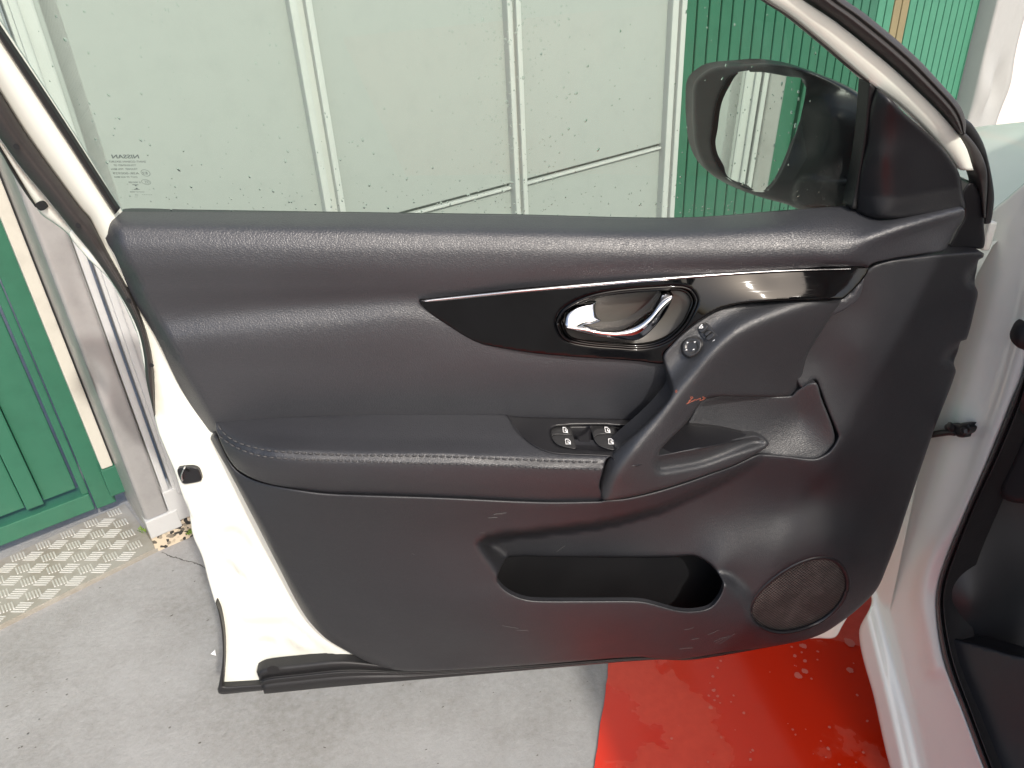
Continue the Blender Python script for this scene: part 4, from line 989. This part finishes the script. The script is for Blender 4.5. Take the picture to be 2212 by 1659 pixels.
# ---- pull handle
RIDGE = np.array([(1830, 646, .048), (1800, 650, .052), (1738, 664, .060), (1640, 700, .072), (1587, 728, .078), (1540, 770, .083), (1502, 815, .087), (1469, 855, .092), (1420, 920, .102), (1370, 980, .113), (1335, 1030, .116), (1318, 1085, .106)])
_rp = crom(RIDGE, 3, False); _rh = np.interp(np.linspace(0, 1, len(_rp)), np.r_[0, np.cumsum(np.hypot(*np.diff(RIDGE[:, :2], axis=0).T))] / np.hypot(*np.diff(RIDGE[:, :2], axis=0).T).sum(), RIDGE[:, 2])
_rpoly = np.vstack([_rp, [[1318, 1200], [1000, 1200], [1000, 500], [1830, 500]]])
def _grip(q):
    q = np.asarray(q, float); D = np.hypot(q[:, None, 0] - _rp[None, :, 0], q[:, None, 1] - _rp[None, :, 1])
    wgt = np.exp(-(D - D.min(1, keepdims=True)) / 10.0); H_ = (wgt * _rh).sum(1) / wgt.sum(1); d = D.min(1)
    left = inside(q, _rpoly); k = .00033 - .00014 * sstep(900, 980, q[:, 1])
    return H_ - np.where(left, .028 * (1 - np.exp(-(d / 38) ** 2)), k * (np.sqrt(d * d + 225) - 15))
grip_out = [(1818, 645), (1791, 646), (1670, 649), (1603, 654), (1553, 667), (1502, 697), (1469, 724), (1450, 744), (1433, 766), (1434, 785), (1448, 828), (1450, 849), (1433, 875), (1393, 916), (1339, 963), (1312, 990), (1299, 1023), (1294, 1050), (1302, 1079)] + \
    z('G', (300, 1050), (600, 982), (900, 890), (1100, 820), (1300, 748), (1500, 650), (1600, 590), (1632, 545), (1600, 505), (1530, 468), (1480, 467), (1000, 575), (620, 650), (630, 610), (700, 530), (860, 370), (960, 230), (1030, 150), (1120, 118), (1300, 115), (1820, 112), (1880, 70)) + [(1734, 825), (1736, 800), (1744, 768), (1761, 738), (1796, 682)]
ledge = crom(z('G', (625, 645), (560, 720), (600, 830), (700, 830), (1000, 775), (1250, 690), (1500, 600), (1620, 545), (1480, 470), (1000, 578)), 4)
def grip_h(q):
    return _grip(q) - .010 * inside(q, ledge) * sstep(0, 16, dist(q, ledge))
grip = sheet("pull_handle", GRIP, door, grip_out, grip_h, step=6, edge=(6, .007), thick=.025)
# coral crayon scuffs on the handle
_sc = []
for P in ([(1600, 1490), (1650, 1440), (1640, 1415), (1670, 1420), (1620, 1460)], [(1610, 1485), (1680, 1450), (1700, 1440), (1660, 1462)], [(1700, 1450), (1730, 1435), (1750, 1425), (1740, 1450), (1780, 1440), (1800, 1425), (1770, 1415), (1790, 1440)], [(1480, 1365), (1490, 1340), (1500, 1355), (1485, 1370)]):
    q = crom(z('B', *P), 1.5, False); _sc.append(tube_data(DOOR.un(q, grip_h(q) + .0002), .00028, 5))
_v, _f = merge(_sc); obj("crayon_scuff", _v, _f, mat("coral_crayon", (.34, .09, .05), .85), grip, label="small coral red scribble on the pull handle")
# mirror adjuster
_kc = z('M', (770, 970))[0]
kn_out = z('M', (480, 1010), (500, 850), (600, 740), (770, 680), (930, 700), (1040, 800), (1062, 910), (1000, 1080), (880, 1190), (720, 1258), (580, 1210), (500, 1110))
kf = lambda q: grip_h(np.array([_kc]))[0] + (grip_h(np.array([_kc, (_kc[0] + 5, _kc[1]), (_kc[0], _kc[1] + 5)])) @ np.array([-1, 1, 0]) / 5) * (np.asarray(q)[:, 0] - _kc[0]) + (grip_h(np.array([_kc, (_kc[0] + 5, _kc[1]), (_kc[0], _kc[1] + 5)])) @ np.array([-1, 0, 1]) / 5) * (np.asarray(q)[:, 1] - _kc[1])
knob = sheet("mirror_knob", SWITCH, grip, kn_out, lambda q: kf(q) + .006 + .0014 * sstep(10, 16, np.hypot(*(np.asarray(q) - _kc).T)), step=2.5, edge=(4, .005), thick=.012)
ring_tube("knob_gap", BLACK, grip, kn_out, kf, .0005, .0009, 3)
def tri(k, pts, hf, off):
    P = np.array(z(k, *pts)); V = DOOR.un(P, hf(P) + off); return V, face_cam(V, [tuple(range(len(pts)))])
for t in ([(632, 820), (690, 838), (632, 872)], [(820, 820), (880, 810), (855, 860)], [(620, 1020), (655, 1050), (588, 1068)], [(835, 1010), (845, 1045), (782, 1050)]):
    obj("arrow_mark", *tri('M', t, kf, .0085), ICON, grip, smooth=False)
fo_out = z('M', (885, 470), (910, 420), (1000, 320), (1110, 264), (1180, 300), (1350, 480), (1510, 670), (1490, 730), (1330, 885), (1270, 893), (1200, 850), (900, 520))
fs = sheet("mirror_fold_switch", SWITCH, grip, fo_out, lambda q: kf(q) + .0008, step=3, edge=(1.5, .001), thick=.006)
for P in ([(925, 450), (1065, 300), (1205, 405), (1035, 575)], [(1110, 600), (1240, 505), (1300, 545), (1160, 670)], [(1150, 725), (1335, 565), (1400, 635), (1235, 785)]):
    sheet("fold_rocker", SWITCH, grip, z('M', *P), lambda q: kf(q) + .0032, step=3, edge=(1.5, .0015), thick=.004)
_q = crom(z('M', (1060, 335), (1020, 390), (1070, 400), (1060, 440), (1000, 440), (970, 450), (1000, 395), (1030, 360)), 1.2, False)
obj("fold_mark", *tube_data(DOOR.un(_q, kf(_q) + .0042), .0006, 5), ICON, grip)
obj("arrow_mark", *tri('M', [(1335, 805), (1410, 755), (1395, 810)], kf, .002), ICON, grip, smooth=False)

# ---- gloss bezel with door handle
_bz = tps([(908, 650, .047), (1000, 692, .047), (1100, 622, .052), (1100, 742, .051), (1300, 604, .050), (1300, 772, .054), (1435, 782, .055), (1450, 594, .048), (1500, 592, .046), (1520, 690, .062), (1650, 582, .043), (1650, 648, .064), (1800, 582, .042), (1800, 642, .062), (1870, 578, .041), (1850, 620, .052), (1200, 700, .054)])
cup_out = z('B', (222, 650), (240, 560), (310, 470), (480, 375), (700, 310), (1000, 270), (1330, 248), (1560, 245), (1660, 285), (1712, 380), (1690, 470), (1600, 640), (1460, 780), (1300, 860), (1100, 895), (900, 885), (500, 850), (300, 790))
_e0_, _e1_ = np.array([1839., 583.]), np.array([1791., 646.])
def bz_h(q):
    q = np.asarray(q); h = _bz(q); t = (_e1_ - _e0_) / np.linalg.norm(_e1_ - _e0_); nn = np.array([-t[1], t[0]]); nn = nn if nn[0] > 0 else -nn
    s = np.maximum((q - _e0_) @ nn, 0); return h - s * .00012
bez = sheet("handle_bezel", GLOSS, door, bz_out, bz_h, holes=[cup_out], step=5, bstep=2.5, edge=(3, .002), thick=.012, holes_edge=(6, .004), hole_thick=.012)
ribbon("silver_strip", SILVER, bez, z(5, (515, 287), (600, 275), (1200, 213), (2186, 129)) + z(6, (600, 90), (1100, 76)), z(5, (560, 297), (640, 291), (1200, 236), (2186, 150)) + z(6, (600, 104), (1095, 88)), None if False else .049,
       prof=lambda v: 0, n=80, m=4, thick=.004) if False else None
def strip_on(name, m, parent, A, B, hf, off, n=80, mm=4):
    a, b = resamp(crom(A, 4, False), n), resamp(crom(B, 4, False), n); V = []
    for j in range(mm + 1):
        v = j / mm; q = a * (1 - v) + b * v; V.append(DOOR.un(q, hf(q) + off * math.sin(math.pi * (.15 + .7 * v))))
    V = np.concatenate(V); F = [(i * n + k, i * n + k + 1, (i + 1) * n + k + 1, (i + 1) * n + k) for i in range(mm) for k in range(n - 1)]
    return obj(name, V, face_cam(V, F), m, parent)
strip_on("silver_strip", SILVER, bez, z(5, (515, 287), (600, 275), (1200, 213), (2186, 129)) + z(6, (600, 90), (1100, 76)), z(5, (580, 295), (640, 291), (1200, 234), (2186, 150)) + z(6, (600, 106), (1095, 90)), bz_h, .003)
ring_tube("cup_lip", GLOSS, bez, grow(cup_out, .99), bz_h, -.001, .0016)
CUPM = fine_mat("satin_cup_plastic", (.085, .080, .072), .36)
_cc = np.array(z('B', (960, 560))[0])
def cup_h(q):
    q = np.asarray(q); r = np.hypot((q[:, 0] - _cc[0]) / 150, (q[:, 1] - _cc[1]) / 66); return _bz(q) - .014 - .016 * (1 - np.clip(r, 0, 1) ** 2)
sheet("handle_cup", CUPM, bez, grow(cup_out, 1.02), cup_h, step=6, thick=.01)
ring_tube("cup_inner_rim", GLOSS, bez, grow(cup_out, .93), _bz, -.009, .0022)
pad_out = z('B', (298, 615), (318, 525), (400, 442), (520, 397), (640, 385), (650, 396), (636, 440), (644, 540), (692, 603), (610, 638), (520, 650), (430, 690), (340, 688), (303, 655))
sw_out = z('B', (340, 650), (505, 645), (600, 662), (700, 668), (900, 652), (1050, 590), (1200, 480), (1290, 380), (1338, 317), (1450, 314), (1440, 400), (1380, 520), (1280, 650), (1180, 750), (1080, 808), (960, 812), (700, 782), (480, 732), (340, 692), (318, 668))
V1, F1 = sheet_data(pad_out, tps(z('B', (300, 400, .046), (640, 400, .046), (470, 690, .068))), step=2.5, bstep=1.5, edge=(9, .006), thick=.012)
sw_h = rowfield([z('B', (300, 640, .058), (505, 642, .058), (700, 666, .057), (900, 650, .057), (1050, 588, .056), (1200, 478, .055), (1290, 378, .053), (1400, 314, .051), (1470, 300, .050)),
    z('B', (300, 668, .066), (505, 695, .069), (700, 735, .071), (900, 748, .072), (1050, 715, .071), (1200, 615, .069), (1290, 515, .066), (1400, 410, .060), (1470, 355, .056)),
    z('B', (300, 692, .064), (505, 738, .065), (700, 784, .066), (900, 812, .066), (1080, 812, .065), (1180, 752, .064), (1280, 652, .062), (1400, 490, .056), (1470, 380, .053))])
V2, F2 = sheet_data(sw_out, sw_h, step=2.5, bstep=1.5, edge=(3, .002), thick=.012)
obj("door_handle", *merge([(V1, F1), (V2, F2)]), CHROME, bez, label="curved chrome interior door handle")

# ---- door mirror outside the glass
DOOR0 = Frame(DOOR.o, DOOR.n)
def hm(px): return float((MIRROR.un([px])[0] - DOOR.o) @ DOOR.n)
mo = [(75, 640), (85, 540), (130, 480), (220, 430), (400, 410), (560, 403), (740, 428), (900, 478), (1050, 540), (1150, 598), (1210, 650), (1200, 1000), (1140, 1345), (820, 1362), (680, 1312), (500, 1262), (300, 1182), (170, 1092), (100, 960), (78, 800)]
mh = [(205, 850), (230, 680), (270, 570), (330, 490), (500, 463), (700, 493), (790, 508), (803, 560), (780, 700), (730, 900), (650, 1100), (575, 1208), (510, 1224), (400, 1192), (280, 1112), (220, 1020), (200, 930)]
mc = [(x, y, hm(z(3, (x, y))[0]) + e) for x, y, e in ((75, 640, -.012), (130, 480, -.012), (400, 412, -.012), (100, 960, -.012), (300, 1180, -.012), (500, 1260, -.012), (200, 850, .006), (330, 490, .006), (500, 464, .006), (700, 490, .004), (800, 540, .003), (730, 900, .003), (575, 1215, .004), (400, 1192, .006), (250, 1080, .006))]
mc += [(830, 560, hm(z(3, (800, 540))[0]) + .004), (760, 920, hm(z(3, (735, 900))[0]) + .004), (560, 405, -.11), (740, 430, -.06), (900, 480, -.05), (1050, 545, -.05), (1190, 640, -.045), (1000, 750, -.028), (1180, 1000, -.030), (900, 1000, -.032), (820, 1350, -.06), (680, 1310, -.09), (1100, 1330, -.040), (850, 1180, -.040)]
MH = fine_mat("mirror_housing_black", (.010, .0105, .013), .34, spec=.2)
_mhf = tps([tuple(z(3, (x, y))[0]) + (hh,) for x, y, hh in mc], 3e-4)
foot = crom(z(3, (780, 1135), (1000, 1150), (1110, 1165), (1090, 1330), (840, 1350), (720, 1290)), 4)
mirror = sheet("mirror_housing", MH, door, z(3, *mo), lambda q: _mhf(q) + .008 * inside(q, foot) * sstep(0, 8, dist(q, foot)), holes=[z(3, *mh)], step=7, edge=(9, .018), holes_edge=(6, .003), thick=.03, hole_thick=.006, frame=DOOR0, label="black door mirror housing outside the window")
V, F = sheet_data(z(3, *[tuple(np.array([500, 830]) + (np.array(p) - [500, 830]) * 1.03) for p in mh]), -.0015, step=14, thick=.004, frame=MIRROR)
mg = obj("mirror_glass", V, F, MIRGL, mirror, label="rain spotted mirror glass")
# drops on the mirror glass
_pd2 = []; mn = MIRROR.n; ma = np.cross((0, 0, 1.0), mn); ma /= np.linalg.norm(ma); mb = np.cross(mn, ma); _mp = crom(z(3, *mh), 4)
for _ in range(80):
    x = random.uniform(200, 800); y = random.uniform(460, 1220)
    if random.random() > .35 + .65 * (x - 200) / 600: continue
    p = z(3, (x, y))[0]
    if not inside([p], _mp)[0] or dist([p], _mp)[0] < 4: continue
    c = MIRROR.un([p], -.0013)[0]; r = random.choice((.0005, .0006, .0008, .0011)) * (1 + .5 * (x > 600)); k = 8; asp = random.uniform(1, 2)
    Vd = [c + rr * r * (ma * math.cos(q) + mb * asp * math.sin(q)) + mn * hh * r for rr, hh in ((1, 0), (.7, .2)) for q in np.linspace(0, 2 * math.pi, k, False)] + [c + mn * .25 * r]
    _pd2.append((np.array(Vd), [(i, (i + 1) % k, k + (i + 1) % k, k + i) for i in range(k)] + [(k + i, k + (i + 1) % k, 2 * k) for i in range(k)]))
_v, _f = merge(_pd2); obj("mirror_drops", _v, _f, mat("rain_on_mirror", (.62, .66, .63), .03, metal=1.0), mirror, kind="stuff")

# ================================================================== THE CAR BODY beyond the hinge
car = root("white_car", "white car body side with door opening, sill and black interior beside the open door", "car", (.60, .85, 0), math.atan2(CARN[0], -CARN[1]))
jamb = [(2128, 470), (2160, 440), (2245, 385), (2245, 640)] + z(6, (2212, 740), (2130, 950), (1990, 1300), (1840, 1646)) + z(9, (1680, 400), (1650, 600), (1700, 950), (1830, 1300), (1960, 1646), (2010, 1760), (1410, 1760), (1350, 1646), (1250, 1210), (1150, 780), (1230, 560)) + [(1840, 1200), (1850, 1000), (1950, 700), (2070, 520)]
jl = crom(z(9, (1270, 500), (1300, 640), (1340, 800), (1480, 1300), (1570, 1700)), 5, False); jl2 = crom(z(9, (1230, 560), (1270, 720), (1400, 1250), (1500, 1700)), 5, False)
jr = crom([(2240, 600)] + z(6, (2130, 780), (1960, 1250), (1800, 1646)) + z(9, (1620, 300), (1560, 520), (1580, 700), (1640, 1000)), 5, False)
def jamb_h(q):
    q = np.asarray(q); d = dist(q, jl, False); side = inside(q, np.vstack([jl, [[1400, 1800], [1400, 1200]]]))
    h = np.where(side, 0.012 * sstep(0, 26, d), 0) ; d2 = dist(q, jl2, False)
    h = h + np.where(inside(q, np.vstack([jl2, [[1300, 1800], [1300, 1200]]])), .010 * sstep(0, 20, d2), 0)
    dr = dist(q, jr, False); h = h + .008 * np.exp(-(dr / 20) ** 2)
    return h
sheet("door_aperture", WHITE, car, jamb, jamb_h, step=5, edge=(6, .006), thick=.03, frame=CAR)
ribbon("aperture_seal", RUBBER_B, car, [(2260, 620)] + z(6, (2212, 735), (2130, 945), (1990, 1295), (1840, 1640)) + z(9, (1680, 395), (1648, 600), (1700, 950), (1830, 1300), (1960, 1646), (2030, 1800)),
       [(2290, 700)] + z(6, (2240, 830), (2160, 1050), (2040, 1330), (1890, 1646)) + z(9, (1730, 420), (1705, 600), (1760, 930), (1890, 1300), (2020, 1646), (2090, 1800)), .004,
       prof=lambda v: .016 * math.sin(math.pi * min(v * 1.6, 1)) ** .6 if v < .62 else .005 + .008 * math.sin(math.pi * (v - .62) / .38), n=140, m=20, thick=.04, frame=CAR)
sheet("kick_panel", INTERIOR, car, [(2290, 700)] + z(6, (2230, 830), (2150, 1050), (2030, 1330), (1880, 1646)) + z(9, (1720, 420), (1695, 600), (1750, 930), (1880, 1300), (2010, 1646), (2080, 1800)) + [(2500, 1760), (2500, 700)],
      tps([(2250, 900, -.01), (2100, 1300, -.02), (2050, 1350, -.01), (2212, 1300, -.10), (2150, 1600, -.05), (2212, 1000, -.07), (2130, 1400, -.05), (2400, 1200, -.16), (2400, 1700, -.12), (2180, 1380, -.08)]), step=10, thick=.02, frame=CAR)
sheet("sill_trim", PLASTIC_S, car, z(9, (1712, 815), (1850, 830), (2100, 900), (2300, 980), (2300, 1760), (2060, 1760), (2000, 1640), (1880, 1290)), tps(z(9, (1712, 815, .006), (1850, 1200, .004), (2212, 950, -.03), (2150, 1500, -.015), (2000, 1640, .004))), step=10, edge=(6, .008), thick=.03, frame=CAR)
sheet("dash_side", INTERIOR, car, z(6, (2260, 980), (2180, 1180), (2090, 1390), (2050, 1490), (2080, 1560), (2180, 1590), (2300, 1580)), -.015, step=8, edge=(12, .015), thick=.03, frame=CAR)
obj("bump_stop", *disc(CAR.un([(2214, 723)], .004)[0], CAR.n, .020, 24, .012), RUBBER_B, car)
# check strap
ck = sheet("check_strap", BLACK, car, z('C', (1330, 740), (1345, 712), (1420, 705), (1470, 715), (1530, 695), (1622, 700), (1605, 725), (1630, 750), (1610, 800), (1565, 830), (1560, 856), (1480, 850), (1440, 815), (1400, 790), (1345, 775)), .014, step=4, edge=(4, .005), thick=.012, frame=CAR)
ribbon("check_arm", BLACK, car, z('C', (1150, 800), (1220, 785), (1400, 778), (1450, 790)), z('C', (1140, 870), (1210, 858), (1380, 835), (1440, 840)), .012, bulge=.004, n=24, m=6, thick=.01, frame=CAR)
obj("check_bolt", *disc(CAR.un(z('C', (1550, 785)), .018)[0], CAR.n,   .0065, 6, .004), BLACK, car, smooth=False)
obj("check_rivet", *disc(CAR.un(z('C', (1400, 740)), .0155)[0], CAR.n, .007, 16, .002), BLACK, car)
# upper hinge and front wing
_p = CAR.un([(2131, 508)], .02)[0]
obj("door_hinge", *box_data(_p - np.array([.004, .006, .018]), (.010, 0, 0), (0, .012, 0), (0, 0, .036), .003), WHITE, car)
# front wing and bonnet, in car axes
CF = np.array([-CARN[1], CARN[0], 0]) ; CF = CF if CF[1] > 0 else -CF
CI = -CARN
def wing(name, prof, parent, s0=.02, s1=1.1, ns=16):
    V = []
    for i in range(ns):
        t = s0 + (s1 - s0) * i / (ns - 1)
        for a, zz, sl in prof: V.append(CAR.o + CF * t + CI * (a - .02 + .03 * t * t) + np.array([0, 0, zz - sl * t - 1.3 * max(0, t - .38) ** 2]))
    m_ = len(prof); F = [(i * m_ + j, i * m_ + j + 1, (i + 1) * m_ + j + 1, (i + 1) * m_ + j) for i in range(ns - 1) for j in range(m_ - 1)]
    return obj(name, V, face_cam(np.array(V), F), WHITE, parent)
wing("front_wing", [(0.02, .30, 0), (0.0, .60, .05), (0.0, .86, .34), (.004, .91, .40), (.015, .945, .43), (.035, .965, .44), (.06, .975, .44), (.07, .965, .44)], car)
wing("bonnet", [(.075, .965, .44), (.08, .98, .43), (.12, 1.0, .38), (.20, 1.03, .30), (.30, 1.052, .20), (.6, 1.05, .20), (.85, 1.05, .20)], car)

# the rest of the car, out of view beside the camera, added to shade the door: cabin with roof, pillars, far side, seat
def cp(sv, a, zz): return CAR.o * np.array([1, 1, 0]) + CF * sv + CI * a + np.array([0, 0, zz])
def loft(name, m, parent, secs, closed=True, **ob):
    n = len(secs[0]); V = np.concatenate([np.array(x) for x in secs]); k = n if closed else n - 1
    F = [(i * n + j, i * n + (j + 1) % n, (i + 1) * n + (j + 1) % n, (i + 1) * n + j) for i in range(len(secs) - 1) for j in range(k)]
    if closed: F += [tuple(reversed(range(n))), tuple((len(secs) - 1) * n + j for j in range(n))]
    return obj(name, V, F, m, parent, **ob)
def bar_(name, m, parent, pts, wa, wb, rnd=6):
    """pillar: rounded section swept along points (s, inboard, z)"""
    secs = []
    for sv, a, zz in pts: secs.append([cp(sv + wa * math.copysign(abs(math.cos(q)) ** .6, math.cos(q)), a + wb * math.copysign(abs(math.sin(q)) ** .6, math.sin(q)), zz) for q in np.linspace(0, 2 * math.pi, 12, False)])
    return loft(name, m, parent, secs)
rs = []
for sv, dz in ((-.30, -.03), (-.45, 0), (-1.0, .03), (-1.8, .02), (-2.5, -.03), (-2.7, -.08)):
    rs.append([cp(sv, a, zz + dz) for a, zz in ((.06, 1.45), (.09, 1.51), (.20, 1.56), (.5, 1.59), (.9, 1.60), (1.3, 1.59), (1.56, 1.56), (1.64, 1.52), (1.67, 1.47), (1.6, 1.49), (1.3, 1.54), (.9, 1.55), (.5, 1.54), (.22, 1.49))])  # near edge set outboard of a real roof rail, to shade the trim
loft("shading_car_roof", WHITE, car, rs)
bar_("windscreen_pillar", WHITE, car, [(.03, .11, .97), (-.05, .12, 1.14), (-.18, .13, 1.33), (-.32, .13, 1.46)], .03, .035)
bar_("windscreen_pillar", WHITE, car, [(.16, 1.75, .96), (-.14, 1.68, 1.33), (-.32, 1.65, 1.48)], .03, .035)
bar_("middle_pillar", INTERIOR, car, [(-1.12, .03, .34), (-1.10, .03, .95), (-1.16, .10, 1.25), (-1.20, .15, 1.49)], .05, .03)
bar_("rear_pillar", WHITE, car, [(-2.3, .04, .95), (-2.45, .12, 1.3), (-2.5, .16, 1.48)], .10, .04)
def slab_(name, m, s0, s1, a0, a1, z0, z1, bev=.02):
    return box(name, m, car, cp(s0, a0, z0), CF * (s1 - s0), CI * (a1 - a0), np.array([0, 0, z1 - z0]), bev)
slab_("rear_door_skin", WHITE, -2.25, -1.15, -.01, .05, .30, .98, .02)
slab_("rear_quarter", WHITE, -3.0, -2.26, -.005, .06, .30, 1.0, .03)
slab_("far_side", WHITE, -3.0, .9, 1.74, 1.80, .28, .98, .02)
slab_("cabin_floor", INTERIOR, -2.9, .15, .07, 1.73, .26, .31, .01)
slab_("tailgate", WHITE, -3.05, -3.0, .05, 1.75, .3, 1.3, .02)
slab_("dashboard", INTERIOR, -.28, .10, .16, 1.72, .62, .94, .05)
slab_("rocker_skin", WHITE, -1.9, -.42, .0, .07, .20, .36, .02)
slab_("seat_cushion", INTERIOR, -1.05, -.50, .22, .70, .42, .60, .06)
slab_("seat_back", INTERIOR, -1.22, -1.06, .22, .70, .50, 1.15, .06)
slab_("head_restraint", INTERIOR, -1.24, -1.13, .34, .58, 1.17, 1.36, .04)
